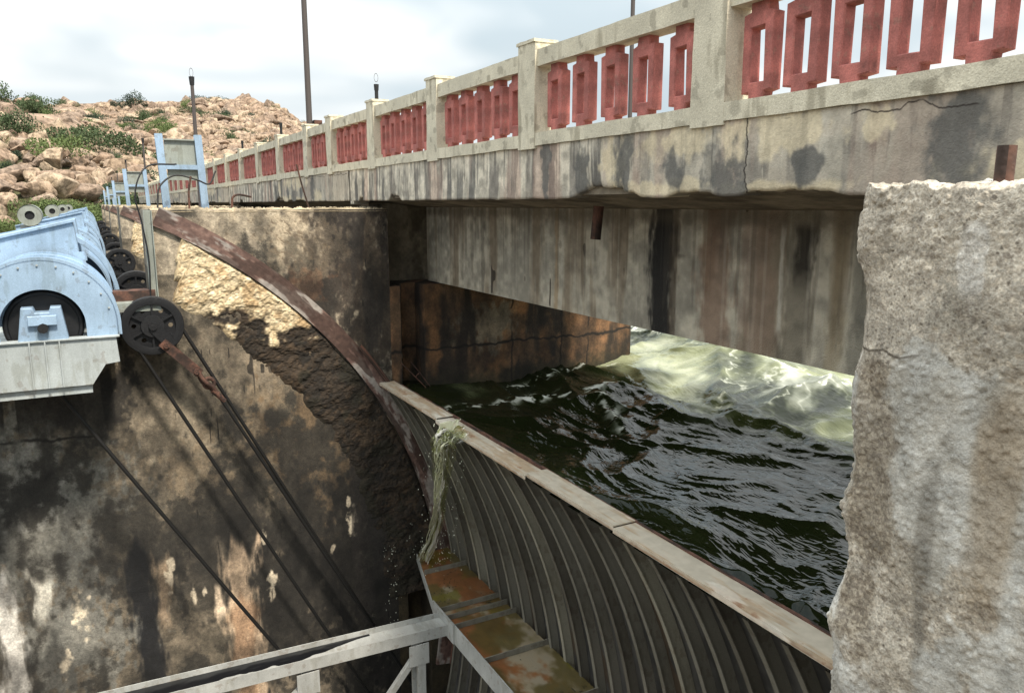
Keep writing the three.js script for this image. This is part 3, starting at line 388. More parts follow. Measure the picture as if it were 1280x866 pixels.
// ---------------------------------------------------------------- bridge spans
const fasTex = tex(2048, 128, (u, v) => {   // 13.4 m long, 0.55 m high; u runs from z = 0.05 to z = -13.35
  const z = -u * 13.4, y = v * 0.55, a = fbm(z * 1.6, y * 2, 5, 901), f = fbm(z * 10, y * 10, 4, 902), gr = vn(z * 80, y * 80, 903);
  let c = mix(C(176, 170, 156), C(216, 208, 190), ss(0.35, 0.62, a * 0.5 + f * 0.5));
  const ph = (z + (fbm(z * 0.7, 1, 3, 904) - 0.5) * 0.5) / 0.40, k0 = Math.floor(ph), t = ph - k0, wd = 0.30 + 0.25 * hash(k0, 7, 905), band = ss(0, 0.05, t) * (1 - ss(wd, wd + 0.06, t + (fbm(y * 6, k0, 3, 906) - 0.5) * 0.16));
  const low = (z > -5 ? 0.6 : 1) - ss(0.28, 0.52, y + (fbm(z * 6, 4, 3, 907) - 0.5) * 0.25) * (0.3 + 0.7 * hash(k0, 3, 908)); c = mix(c, mix(C(78, 79, 78), C(118, 112, 105), hash(k0, 5, 909)), band * (0.3 + 0.6 * hash(k0, 9, 910)) * low);
  { const dn = vn(z * 34, 3, 917), len = 0.12 + 0.5 * vn(z * 21, 8, 918); c = mix(c, C(92, 90, 86), ss(0.66, 0.8, dn + (fbm(z * 60, y * 10, 3, 919) - 0.5) * 0.3) * ss(0.55 - len - 0.05, 0.55 - len + 0.05, y) * 0.55); c = mix(c, C(230, 224, 208), ss(0.74, 0.86, vn(z * 27, 9, 920)) * ss(0.1, 0.3, y) * 0.4); }
  c = mix(c, C(178, 146, 130), ss(0.55, 0.68, fbm(z * 3.5, y * 0.6, 4, 911)) * 0.4);
  const nb = (cz, cy, rz, ry, col, k, sd) => { c = mix(c, col, blob(z, y, cz, cy, rz, ry, sd, 0.5) * k); };
  c = mix(c, C(150, 142, 130), ss(-6.5, -5, z) * ss(0.4, 0.6, a * 0.6 + f * 0.4) * 0.6);
  for (const [cz, cy, rz, ry] of [[-3.7, 0.42, 0.32, 0.14], [-3.05, 0.40, 0.12, 0.08], [-4.2, 0.42, 0.16, 0.13], [-4.75, 0.42, 0.34, 0.12], [-5.6, 0.3, 0.2, 0.2], [-5.0, 0.06, 0.5, 0.06], [-3.9, 0.05, 0.5, 0.05], [-2.2, 0.1, 0.3, 0.1]]) nb(cz, cy, rz, ry, C(222, 208, 176), 0.7, Math.round(940 - cz * 10));
  for (const [cz, cy, rz, ry] of [[-4.25, 0.12, 0.17, 0.2], [-4.85, 0.2, 0.15, 0.1], [-5.45, 0.22, 0.09, 0.3], [-6.1, 0.2, 0.09, 0.3], [-3.55, 0.2, 0.12, 0.1], [-2.6, 0.25, 0.16, 0.3], [-6.75, 0.25, 0.08, 0.3]]) nb(cz, cy, rz, ry, C(96, 96, 93), 0.8, Math.round(1340 - cz * 10));
  c = mix(c, C(38, 34, 30), (1 - ss(0.002, 0.008, Math.abs(z + 4.05 + (fbm(y * 14, 1, 5, 914) - 0.5) * 0.08))) * 0.85); c = mix(c, C(40, 34, 30), (1 - ss(0.001, 0.006, Math.abs(y - 0.475 - (fbm(z * 6, 1, 6, 915) - 0.5) * 0.09))) * ss(-4, -3.8, z) * ss(0.35, 0.5, fbm(z * 5, 2, 3, 916)) * 0.9);
  const k = 0.88 + f * 0.2 + (gr - 0.5) * 0.1; return [c[0] * k, c[1] * k, c[2] * k];
});
const fasMat = new THREE.MeshStandardMaterial({ map: fasTex, roughness: 0.9, bumpMap: T_bump.clone(), bumpScale: 0.004 }); fasMat.bumpMap.repeat.set(6, 0.3);
const girTex = tex(2048, 256, (u, v) => {   // z = -u*13.4, y = -1.31 .. 0
  const z = -u * 13.4, y = -1.31 + v * 1.31, a = fbm(z * 1.1, y * 1.2, 5, 921), f = fbm(z * 9, y * 9, 5, 922), s = fbm(z * 3.4, y * 0.35, 5, 923); let c = mix(C(142, 138, 126), C(182, 176, 160), ss(0.32, 0.66, a * 0.45 + f * 0.35 + s * 0.2));
  c = mix(c, C(108, 94, 76), ss(0.54, 0.68, s) * 0.6); const bar = (cz, w, col, k, y1 = 0.1, y0 = -2) => { const d = Math.abs(z - cz + (fbm(y * 2.2, cz, 5, 924) - 0.5) * w * 0.9) / (w * (0.55 + 0.9 * fbm(y * 3 + cz, 5, 4, 928))) + (fbm(z * 24, y * 7, 4, 929) - 0.5) * 1.1; c = mix(c, col, (1 - ss(0.45, 1.35, d)) * k * ss(y0, y0 + 0.25, y + (f - 0.5) * 0.3) * (1 - ss(y1 - 0.1, y1, y))); };
  bar(-6.25, 0.2, C(22, 21, 20), 0.95); bar(-6.05, 0.07, C(72, 62, 50), 0.6); bar(-5.45, 0.2, C(112, 86, 70), 0.6); bar(-4.95, 0.22, C(124, 102, 88), 0.45); bar(-4.68, 0.03, C(196, 194, 184), 0.7, -0.12, -1.2); bar(-4.45, 0.10, C(18, 17, 16), 0.92, -0.12, -0.75); bar(-4.5, 0.16, C(78, 72, 60), 0.5); bar(-4.1, 0.08, C(122, 108, 80), 0.35); bar(-8.3, 0.05, C(150, 118, 80), 0.4); bar(-10.4, 0.06, C(70, 66, 58), 0.4); bar(-3.85, 0.12, C(92, 92, 84), 0.5);
  { const dn = vn(z * 26, 5, 937), len = 0.2 + 1.1 * vn(z * 17, 6, 938); c = mix(c, C(84, 78, 68), ss(0.64, 0.8, dn + (fbm(z * 50, y * 6, 3, 939) - 0.5) * 0.3) * ss(-len - 0.1, -len + 0.1, y) * 0.3); c = mix(c, C(190, 186, 174), ss(0.76, 0.88, vn(z * 23, 7, 941)) * ss(-0.9, -0.5, y + vn(z * 11, 2, 942)) * 0.2); }
  c = mix(c, C(44, 38, 32), ss(0.905, 0.93, vn(z * 9, y * 4, 926)) * ss(0.5, 0.7, fbm(z * 2, y * 2, 3, 927)) * 0.8); c = mix(c, C(92, 84, 70), (1 - ss(0, 0.14, Math.abs(y + 0.12) + (f - 0.5) * 0.1)) * 0.5);
  const k = 0.88 + f * 0.22; return [c[0] * k, c[1] * k, c[2] * k];
});
const girMat = new THREE.MeshStandardMaterial({ map: girTex, roughness: 0.9, bumpMap: T_bump.clone(), bumpScale: 0.012 }); girMat.bumpMap.repeat.set(6, 0.6);
{
  const L = PITCH - 0.03, z0 = 0.045;
  const span = thing('bridge_span', 'weathered concrete bridge span with deep girder crossing over the open water', 'bridge', [0, 0, 0]);
  mesh('deck_slab', extr([[4.06, 0.085], [5.1, -0.05], [5.5, -0.05], [7.3, -0.05], [7.7, -0.05], [8.2, 0.085], [8.2, 0.6], [4.06, 0.6]], z0, z0 - L), mat.weathered, span);
  // fascia with a ragged, spalled lower edge
  const spall = (z) => 0.11 * ss(0.6, 0.2, Math.abs(z + 5.75)) + 0.05 * ss(0.35, 0.1, Math.abs(z + 4.6)) + 0.085 * ss(0.3, 0.12, Math.abs(z + 11.15)) + 0.07 * ss(0.16, 0.05, Math.abs(z + 12.8)) + 0.05 * ss(0.5, 0.2, Math.abs(z + 3.7));
  const fg = grid(900, 30, (u, v) => {
    const z = z0 - u * L, zz = -u * 13.4, q = v * 30; let x, y; const rag = spall(zz) * (0.35 + 0.9 * fbm(zz * 7, 1, 4, 931)) + 0.018 * (fbm(zz * 5, 3, 5, 932) - 0.3), low = u > 0.985 ? -0.06 : 0;   // deeper over the bearing
    if (q <= 20) { y = lerp(0.575, 0.05 + low + rag, q / 20); x = 4.0 - (fbm(zz * 1.2, y * 2, 4, 933) - 0.5) * 0.03 - (fbm(zz * 12, y * 12, 3, 934) - 0.5) * 0.008; if (q > 18) x += spall(zz) * 0.25 * (q - 18) / 2 * fbm(zz * 20, q, 3, 936); }
    else { const t = (q - 20) / 10; x = 4.0 + 0.28 * t + (rag > 0.03 ? spall(zz) * 0.25 * fbm(zz * 20, 20, 3, 936) * (1 - t) : 0); y = 0.05 + low + rag * (1 - 0.3 * t) + (rag > 0.02 ? (fbm(zz * 14, t * 5, 4, 935) - 0.5) * 0.05 * Math.sin(t * 3.1) : 0) + t * 0.012; }
    return [x, y, z, u, q <= 20 ? (y - 0.05) / 0.55 : 0.02];
  });
  fg.index.array.reverse(); fg.computeVertexNormals(); const fm = fasMat.clone(); fm.side = THREE.DoubleSide; mesh('fascia', fg, fm, span);
  const gb = (x0, x1) => { const g = bx(x0, x1, -1.31, -0.04, z0 - 0.75, z0 - L + 0.78), p = g.attributes.position, uv = g.attributes.uv; for (let i = 0; i < p.count; i++) uv.setXY(i, (0.045 - p.getZ(i)) / 13.4 + (p.getX(i) - x0) * 0.03, (p.getY(i) + 1.31) / 1.31); return g; };
  mesh('girder', gb(5.1, 5.5), girMat, span); mesh('girder', gb(7.3, 7.7), girMat, span);
  mesh('bearing_pad', merge([bx(5.12, 5.48, SHELF + 0.002, -1.308, z0 - L + 0.8, z0 - L + 1.2), bx(7.32, 7.68, SHELF + 0.002, -1.308, z0 - L + 0.8, z0 - L + 1.2)]), mat.black, span);
  mesh('kerb', bx(8.0, 8.22, 0.6, 0.8, z0, z0 - L), mat.conc, span);
  const dp = mesh('drain_pipe', merge([tube([[4.62, -0.02, -6.66], [4.6, -0.36, -6.68]], 0.055, 16)]), mat.rust); tag(dp, 'rusty drain pipe hanging below the bridge deck edge', 'pipe');
  for (let k = 1; k <= 5; k++) { const c = copy(span, [0, 0, -PITCH * k], k === 1 ? 'concrete bridge span continuing past the far pier' : 'concrete bridge span far along the dam'); if (k > 1) c.userData.group = 'bridge spans far along the dam'; }
}
// parapet railing
{
  const o = thing('parapet_railing', 'cream concrete parapet with red oxide window-pattern balusters along the bridge', 'railing', [0, 0, 0]);
  const posts = [-1.75, -4.4, -7.05, -9.55, -12.05, -14.5, -16.3, -19.0, -21.6, -24.3, -27.0, -29.7]; while (posts[posts.length - 1] > -78) posts.push(posts[posts.length - 1] - 2.66);
  const postGeos = [0, 1, 2].map((k) => {
    const n = 10, g = mergeVertices(new THREE.BoxGeometry(0.25, 1.03, 0.35, 4, n, 5).deleteAttribute('normal').deleteAttribute('uv')); const p = g.attributes.position; for (let i = 0; i < p.count; i++) { const cx = Math.abs(p.getX(i)) > 0.12, cz = Math.abs(p.getZ(i)) > 0.17; if (cx && cz) p.setXYZ(i, p.getX(i) * 0.955, p.getY(i), p.getZ(i) * 0.965); }
    wobble(g, 0.008, 4, 950 + k * 10); return boxUV(g, 1, k * 0.37, k * 0.53);
  });
  const capGeo = boxUV(wobble(mergeVertices(new THREE.BoxGeometry(0.27, 0.03, 0.37, 4, 1, 4).deleteAttribute('normal').deleteAttribute('uv')), 0.006, 9, 977));
  const bal = [0, 1, 2, 3].map((k) => {
    const w = 0.13, s = new THREE.Shape(), j = (a) => (hash(a, k, 960) - 0.5) * 0.012, B = 0.10, Tt = 0.565;
    [[-0.06, 0], [0.06, 0], [0.064, 0.07], [w, B - 0.025], [w, Tt], [0.075, Tt + 0.01], [0.07, 0.65], [-0.07, 0.65], [-0.075, Tt + 0.01], [-w, Tt], [-w, B - 0.025], [-0.064, 0.07]].forEach(([x, y], i) => (i ? s.lineTo(x + j(i), y + j(i + 20)) : s.moveTo(x + j(i), y)));
    const h = new THREE.Path(); [[-0.068, 0.125], [-0.068, 0.49], [0.068, 0.49], [0.068, 0.125]].forEach(([x, y], i) => (i ? h.lineTo(x + j(i + 40), y + j(i + 50)) : h.moveTo(x + j(40), y + j(50)))); s.holes.push(h);
    const g = new THREE.ExtrudeGeometry(s, { depth: 0.085, bevelEnabled: true, bevelSize: 0.008, bevelThickness: 0.008, bevelSegments: 1 }); return boxUV(g.rotateY(-Math.PI / 2).translate(4.15, 0.69, 0), 1, k * 0.3, k * 0.4);
  });
  const rails = {};
  posts.forEach((z, i) => {
    const p = mesh('post', postGeos[i % 3], mat.cream, o); p.position.set(4.095, 1.065, z); const cp = mesh('post_cap', capGeo, mat.cream, o); cp.position.set(4.095, 1.585, z);
    if (i === posts.length - 1) return; const zn = posts[i + 1], L = z - zn - 0.35, a = z - 0.175;
    const strip = (x0, x1, y0, y1, seed) => { const n = Math.max(4, Math.round(L / 0.12)); const g = mergeVertices(new THREE.BoxGeometry(x1 - x0, y1 - y0, L + 0.01, 2, 3, n).deleteAttribute('normal').deleteAttribute('uv')); g.translate((x0 + x1) / 2, (y0 + y1) / 2, a - L / 2); const q = g.attributes.position; wobble(g, 0.008, 3, seed); return boxUV(g, 1, i * 0.7, i * 0.3); };
    mesh('top_rail', strip(4.0, 4.19, 1.335, 1.495, 980 + i), mat.cream, o); mesh('base_rail', strip(3.975, 4.22, 0.575, 0.70, 990 + i), mat.cream, o);
    const nb = L < 1.6 ? 4 : i === 0 ? 6 : 5; for (let k = 0; k < nb; k++) { const b = mesh('baluster', bal[(k + i) % 4], mat.red, o); b.position.z = a - L * (k + 0.5) / nb + (rnd() - 0.5) * 0.02; b.position.x = (rnd() - 0.5) * 0.012; b.rotation.y = 0; }
  });
  // short lamp stubs on some posts
  for (const [i, h] of [[4, 0.26], [7, 0.3], [9, 0.26]]) { const s = thing('lamp_stub', 'small black lamp holder with wire loop on a parapet post top', 'lamp holder', [4.1, 1.6, posts[i]], 'lamp holders on parapet posts'); mesh('stem', tube([[0, 0, 0], [0, h * 0.6, 0]], 0.03, 8), mat.black, s); mesh('socket', norm(new THREE.CylinderGeometry(0.04, 0.034, h * 0.35, 10).translate(0, h * 0.75, 0)), mat.black, s); mesh('wire_loop', norm(new THREE.TorusGeometry(0.032, 0.0025, 5, 12).scale(1, 2, 1).translate(0, h + 0.08, 0)), mat.pole, s); }
  const lp = thing('street_light_pole', 'tall dark tapering lamp pole behind the far parapet, with small switch box', 'lamp pole', [4.75, 0.6, -18.9]); mesh('pole', norm(new THREE.CylinderGeometry(0.05, 0.075, 9, 12).translate(0, 4.5, 0)), mat.pole, lp); mesh('switch_box', bx(0.09, 0.28, 1.0, 1.36, -0.1, 0.1), mat.rust, lp);
  const l2 = thing('street_light_pole', 'thin grey lamp pole seen through the parapet balusters', 'lamp pole', [7.75, 0.6, -10.35]); mesh('pole', norm(new THREE.CylinderGeometry(0.032, 0.036, 8, 10).translate(0, 4, 0)), mat.pole, l2);
}

// ---------------------------------------------------------------- radial gate
const arcPt = (r, th) => [GC[0] + r * Math.cos(th), GC[1] + r * Math.sin(th)];
{
  const o = thing('radial_gate', 'dark curved steel radial gate with ribs, pale rusty top lip and white arms', 'gate');
  const zA = -1.28, zB = -12.04, tTop = Math.asin((-2.985 - GC[1]) / (RS + 0.014)), tBot = Math.asin((-11 - GC[1]) / RS);
  const gtex = tex(1024, 1024, (u, v) => { const x = u * 10.8, y = v * 9, s = fbm(x * 7, y * 0.5, 5, 1001), f = fbm(x * 9, y * 9, 4, 1002); let c = mix(C(58, 58, 57), C(88, 87, 84), ss(0.3, 0.7, s * 0.6 + f * 0.4)); c = mix(c, C(84, 64, 44), ss(0.62, 0.72, fbm(x * 4 + 3, y * 0.7, 4, 1003)) * 0.55); c = mix(c, C(48, 48, 44), ss(0.56, 0.7, fbm(x * 6, y * 0.35, 4, 1004)) * 0.5); return c; });
  const gm = new THREE.MeshStandardMaterial({ map: gtex, roughness: 0.5, bumpMap: T_bump, bumpScale: 0.003 });
  const sec = (prof, n, t0, t1) => { const m = prof.length - 1; return grid(n, m, (u, v) => { const th = lerp(t0, t1, u), [r, z] = prof[Math.round(v * m)], [x, y] = arcPt(r, th); return [x, y, z, 0, 0]; }).toNonIndexed(); };
  const skin = sec([[RS, zA], [RS, zB], [RS + 0.014, zB], [RS + 0.014, zA], [RS, zA]], 60, tTop, tBot); { const p = skin.attributes.position, uv = skin.attributes.uv; for (let i = 0; i < p.count; i++) uv.setXY(i, -p.getZ(i) / 10.8, (p.getY(i) + 11.5) / 9); skin.computeVertexNormals(); }
  gm.side = THREE.DoubleSide; mesh('skin_plate', skin, gm, o);
  const w = 0.03, rib = sec([[RS, 0.006], [RR + 0.012, 0.006], [RR + 0.012, w], [RR, w], [RR, -w], [RR + 0.012, -w], [RR + 0.012, -0.006], [RS, -0.006]], 44, tTop, tBot); { const p = rib.attributes.position, uv = rib.attributes.uv; for (let i = 0; i < p.count; i++) { const th = Math.atan2(p.getY(i) - GC[1], p.getX(i) - GC[0]); uv.setXY(i, p.getZ(i) + Math.hypot(p.getX(i) - GC[0], p.getY(i) - GC[1]), th * RR); } rib.computeVertexNormals(); }
  const rm = mat.gateRib.clone(); rm.side = THREE.DoubleSide;
  const ribTint = [rm, rm.clone(), rm.clone()]; ribTint[1].color.setRGB(...lin(C(176, 172, 156))); ribTint[2].color.setRGB(...lin(C(122, 118, 108)));
  for (let k = 0; k < 28; k++) { const r = mesh('rib', rib, ribTint[k % 7 === 3 ? 1 : k % 3 === 1 ? 2 : 0], o); r.position.z = zA - 0.28 - k * 0.378; }
  // top lip plates
  const lt = tex(1024, 128, (u, v) => { const x = u * 11, y = v * 0.3, a = fbm(x * 1.6, y * 6, 5, 1011), f = fbm(x * 16, y * 16, 4, 1012), st = fbm(x * 3, y * 30, 4, 1013); let c = mix(C(204, 194, 174), C(184, 176, 160), f); c = mix(c, C(172, 146, 116), ss(0.46, 0.64, a * 0.6 + st * 0.4) * 0.7); c = mix(c, C(120, 78, 54), ss(0.64, 0.76, f * 0.5 + a * 0.5) * 0.6 + (1 - ss(0, 0.03, y + (f - 0.5) * 0.03)) * 0.5); c = mix(c, C(228, 222, 210), ss(0.6, 0.7, fbm(x * 2 + 7, y * 9, 4, 1014)) * 0.6); const k = 0.86 + f * 0.24; return [c[0] * k, c[1] * k, c[2] * k]; });
  const lm = new THREE.MeshStandardMaterial({ map: lt, roughness: 0.75, bumpMap: T_bump, bumpScale: 0.003 });
  const cuts = [zA, -5.42, -7.05, -9.6, zB];
  for (let i = 0; i + 1 < cuts.length; i++) {
    const g = merge([bevelBox(3.985, 4.245, -2.952, -2.936, cuts[i + 1] + 0.004, cuts[i] - 0.004, 0.004), bevelBox(3.985, 3.997, -2.985, -2.953, cuts[i + 1] + 0.004, cuts[i] - 0.004, 0.003)]), p = g.attributes.position, uv = g.attributes.uv;
    for (let k = 0; k < p.count; k++) uv.setXY(k, -p.getZ(k) / 11, (p.getX(k) - 3.955) / 0.3 * 0.96 + 0.02 + (p.getY(k) + 2.952) * 4); const m = mesh('lip_plate', g, lm, o); m.position.y = [0, 0.004, -0.003, 0.003, 0][i]; m.rotation.z = [0, 0.01, -0.012, 0.006, 0][i] * 0.3;
  }
  mesh('rubber_seal', merge([bx(4.247, 4.275, -3.02, -2.925, zA, zB)]), mat.rust, o);
  // horizontal girder: a pan with rusty algae-stained water marks
  const YG = -6.1, xin = GC[0] + Math.sqrt(RR * RR - (YG - GC[1]) ** 2) + 0.02;
  const pt = tex(1024, 256, (u, v) => { const x = u * 11, y = v * 1.1, a = fbm(x * 1.1, y * 1.6, 5, 1021), f = fbm(x * 9, y * 9, 5, 1022), k = 0.84 + f * 0.3; let c = mix(C(172, 162, 140), C(134, 122, 100), f); c = mix(c, C(128, 84, 50), ss(0.42, 0.58, a + (f - 0.5) * 0.2)); c = mix(c, C(84, 74, 38), 0.8 * ss(0.5, 0.64, (f - 0.5) * 0.15 + fbm(x * 1.3 + 5, y * 1.8, 4, 1023) + 0.13 * (1 - ss(0.1, 0.6, y)))); c = mix(c, C(104, 100, 30), ss(0.6, 0.7, fbm(x * 2.4 + 1, y * 2.4, 4, 1024)) * 0.6); c = mix(c, C(28, 26, 18), ss(0.83, 0.88, vn(x * 34, y * 34, 1025)) * ss(0.5, 0.62, fbm(x * 1.5 + 3, y * 2, 3, 1026) + 0.12 * ss(0.6, 1, y)) * 0.9); return [c[0] * k, c[1] * k, c[2] * k]; });
  const out = (z) => (z < -10.2 ? lerp(4.14, 4.55, (-10.2 - z) / 1.7) : z > -3.1 ? lerp(4.14, 4.55, (z + 3.1) / 1.7) : 4.14);
  const pan = grid(110, 16, (u, v) => { const z = lerp(zB + 0.06, zA - 0.06, u), x = lerp(out(z), xin, v); return [x, YG + (fbm(x * 2, z * 2, 3, 1027) - 0.5) * 0.012, z, (zB - z) / -11, v]; });
  mesh('girder_web', pan, new THREE.MeshPhysicalMaterial({ map: pt, roughness: 0.42, clearcoat: 0.5, clearcoatRoughness: 0.15, bumpMap: T_bump, bumpScale: 0.004, side: THREE.DoubleSide }), o);
  const fl = []; const zs = [zB + 0.06, -10.2, -3.1, zA - 0.06]; for (let i = 0; i < 3; i++) fl.push(beam([out(zs[i]) - 0.008, YG - 0.06, zs[i]], [out(zs[i + 1]) - 0.008, YG - 0.06, zs[i + 1]], 0.016, i === 1 ? 0.30 : 0.14));
  mesh('girder_flange', merge(fl), mat.white, o);
  for (const z of [-11.2, -9.95, -9.7, -9.42, -8.45, -7.2, -5.9, -4.6, -3.6]) mesh('stiffener', bx(out(z) + 0.008, xin, YG + 0.004, YG + 0.085, z - 0.008, z + 0.008), mat.gateRib, o);
  const xl = GC[0] + Math.sqrt(RR * RR - (-9.2 - GC[1]) ** 2); mesh('lower_girder', merge([bx(xl - 0.9, xl + 0.05, -9.22, -9.2, zA - 0.1, zB + 0.1), bx(xl - 0.92, xl - 0.9, -9.4, -9.05, zA - 0.1, zB + 0.1)]), mat.gateDark, o);
  // arms: channel beams to the trunnion with braces, one at each end
  for (const [z, first] of [[-9.74, true], [-3.4, false]]) {
    const a = [4.13, -6.15, z], b = [-2.5, -5.93, z];
    const at = (x) => lerp(a[1], b[1], (a[0] - x) / (a[0] - b[0]));
    const up = mesh('arm', merge([beam([4.12, -6.14, z], [-2.5, -5.92, z], 0.30, 0.014), beam([4.12, -6.18, z + 0.158], [-2.5, -5.96, z + 0.158], 0.014, 0.17), beam([4.12, -6.12, z - 0.158], [-2.5, -5.90, z - 0.158], 0.014, 0.13)]), mat.white, o);
    mesh('lower_arm', merge([beam([xl - 0.9, -9.2, z], [-2.5, -6.25, z], 0.3, 0.22)]), mat.white, up);
    const lowY = (x) => lerp(-9.2, -6.1, (xl - 0.9 - x) / (xl - 0.9 + 2.5));
    for (const [x, gy] of [[3.62, 0.30], [2.02, 0.30]]) {
      mesh('gusset_plate', bx(x - 0.13, x + 0.17, at(x) - 0.16 - gy, at(x) - 0.14, z + 0.167, z + 0.185), mat.white, up);
      mesh('strut', merge([bx(x + 0.0, x + 0.12, lowY(x), at(x) - 0.2, z + 0.10, z + 0.17), bx(x - 0.02, x + 0.14, lowY(x), at(x) - 0.2, z - 0.06, z - 0.02)]), mat.white, up);
      mesh('brace', merge([beam([x - 0.05, at(x) - 0.36, z + 0.13], [x - 1.5, lowY(x - 1.5) + 0.05, z + 0.13], 0.07, 0.09)]), mat.white, up);
    }
    const bolts = []; for (let i = 0; i < 6; i++) for (const s of [-0.09, 0.02]) bolts.push(norm(new THREE.CylinderGeometry(0.018, 0.018, 0.03, 6).rotateZ(Math.PI / 2).translate(4.115, -6.17 + s, z - 0.26 + (i > 2 ? 0.29 + (i - 3) * 0.06 : i * 0.06 - 0.06)))); mesh('bolts', merge(bolts), mat.gateRib, up);
    mesh('end_plate', bx(4.098, 4.122, -6.30, -6.0, z - 0.36, z + 0.36), mat.white, up);
    mesh('trunnion', norm(new THREE.CylinderGeometry(0.35, 0.35, 0.7, 20).rotateX(Math.PI / 2).translate(-2.6, -6.05, z)), mat.gateDark, up);
    if (first) { const gr = grid(160, 10, (u, v) => { const x = lerp(3.0, -0.9, u), e = fbm(u * 14, 2, 4, 1041), zz = lerp(z - 0.155, z - 0.155 + 0.05 + 0.24 * ss(0, 0.35, u) * (0.55 + 0.7 * e), v); return [x, at(x) + 0.02 + 0.014 * fbm(x * 8, zz * 20, 3, 1042) * Math.sin(v * Math.PI), Math.min(zz, z + 0.14), x, zz]; }); const gm2 = mesh('grease_residue', gr, new THREE.MeshStandardMaterial({ color: 0x0c0e12, roughness: 0.3, side: THREE.DoubleSide }), up); gm2.userData.label = 'black grease lying in the arm channel'; }
  }
}
// water spilling over the gate lip
{
  const P = [[4.05, -2.90, -8.75], [3.84, -2.93, -8.78], [3.76, -3.05, -8.85], [3.93, -3.52, -9.3], [4.19, -4.23, -10.0], [4.47, -5.06, -10.8], [4.57, -6.05, -11.6]].map((p) => new THREE.Vector3(...p)), cv = new THREE.CatmullRomCurve3(P), wid = (t) => lerp(0.30, 0.085, Math.pow(t, 0.5)) * (0.9 + 0.35 * vn(t * 6, 1, 1101)) + 0.06 * ss(0.85, 1, t);
  const foam = new THREE.MeshStandardMaterial({ color: 0xd8dccb, roughness: 0.4 });
  const am = (sd) => tex(256, 512, (u, v) => { const n = fbm(u * 9 + fbm(v * 8, u * 3, 3, sd + 7) * 1.6, v * 5, 5, sd), e = ss(0, 0.12, u) * ss(1, 0.88, u), a = clamp(ss(sd < 1150 ? 0.42 : 0.54, sd < 1150 ? 0.6 : 0.68, n + 0.14 * v) * e * ss(0, 0.03, v)); return [a, a, a]; }, false);
  const o = thing('water_spill', 'thin twisting stream of water spilling over the gate lip', 'water stream');
  const fr = (t) => { const c = cv.getPoint(t), d = cv.getTangent(t), side = new THREE.Vector3(0.3, 0, 1).projectOnPlane(d).normalize(), nrm = d.clone().cross(side); return [c, side, nrm]; };
  for (let k = 0; k < 4; k++) {
    const wm = new THREE.MeshPhysicalMaterial({ color: new THREE.Color().setRGB(...[[0.84, 0.86, 0.68], [0.66, 0.69, 0.44], [0.97, 0.97, 0.92], [0.76, 0.78, 0.58]][k]), roughness: k < 2 ? 0.02 : 0.2, transmission: k < 2 ? 0.92 : 0.3, thickness: 0, ior: 1.33, alphaMap: am(1110 + k * 20), transparent: true, side: THREE.DoubleSide });
    mesh('water_sheet', grid(60, 150, (u, v) => { const [c, s, n] = fr(v), w = wid(v) * (1 - k * 0.1), a = u * 2 - 1, p = c.addScaledVector(s, a * w + (fbm(v * 9, k * 3, 3, 1102) - 0.5) * 0.1).addScaledVector(n, (k - 1.5) * 0.035 + Math.sin(a * 2.2 + v * 7 + k) * 0.05 + Math.sin(a * (9 + k * 2) + fbm(v * 6, k, 3, 1106) * 9) * 0.014 + (fbm(a * 4 + k * 9, v * 16, 4, 1103) - 0.5) * 0.16); return [p.x, p.y, p.z, u, v]; }), wm, o);
  }
  const strands = []; for (let k = 0; k < 6; k++) { const off = rr(-1, 1), t0 = rr(0.02, 0.6), t1 = Math.min(1, t0 + rr(0.1, 0.35)), pts = []; for (let i = 0; i <= 12; i++) { const t = lerp(t0, t1, i / 12), [c, s, n] = fr(t); pts.push(c.addScaledVector(s, wid(t) * (off * 0.95 + (vn(t * 16, k, 1104) - 0.5) * 0.5)).addScaledVector(n, (vn(t * 20, k, 1105) - 0.5) * 0.16).toArray()); } strands.push(tube(pts, rr(0.002, 0.005), 5, 40)); }
  mesh('foam_strands', merge(strands), foam, o);
  const drop = new THREE.IcosahedronGeometry(1, 1), im = new THREE.InstancedMesh(drop, foam, 250), dm = new THREE.Object3D(); im.name = 'spray_drops'; tag(im, 'scattered white spray drops around the spilling stream', 'spray', null, 'stuff'); im.castShadow = true;
  for (let i = 0; i < 250; i++) {
    if (i < 130) { const t = Math.pow(rnd(), 0.6), [c, s] = fr(t); dm.position.copy(c).addScaledVector(s, rr(-1, 1) * (0.32 + 0.1 * t)).add(new THREE.Vector3(rr(-0.1, 0.1), rr(-0.1, 0.1), rr(-0.12, 0.12))); }
    else if (i < 205) dm.position.set(4.6 + rr(-0.3, 0.4), -6.05 + Math.pow(rnd(), 2) * 0.6, -11.4 + rr(-0.5, 0.6)); else dm.position.set(4.05 + rr(-0.12, 0.12), lerp(-5.8, -7.3, rnd()), -11.85 + rr(-0.12, 0.1));
    const s = rr(0.0025, 0.0075); dm.scale.set(s, s * rr(1, 2.2), s); dm.updateMatrix(); im.setMatrixAt(i, dm.matrix);
  }
  scene.add(im);
}

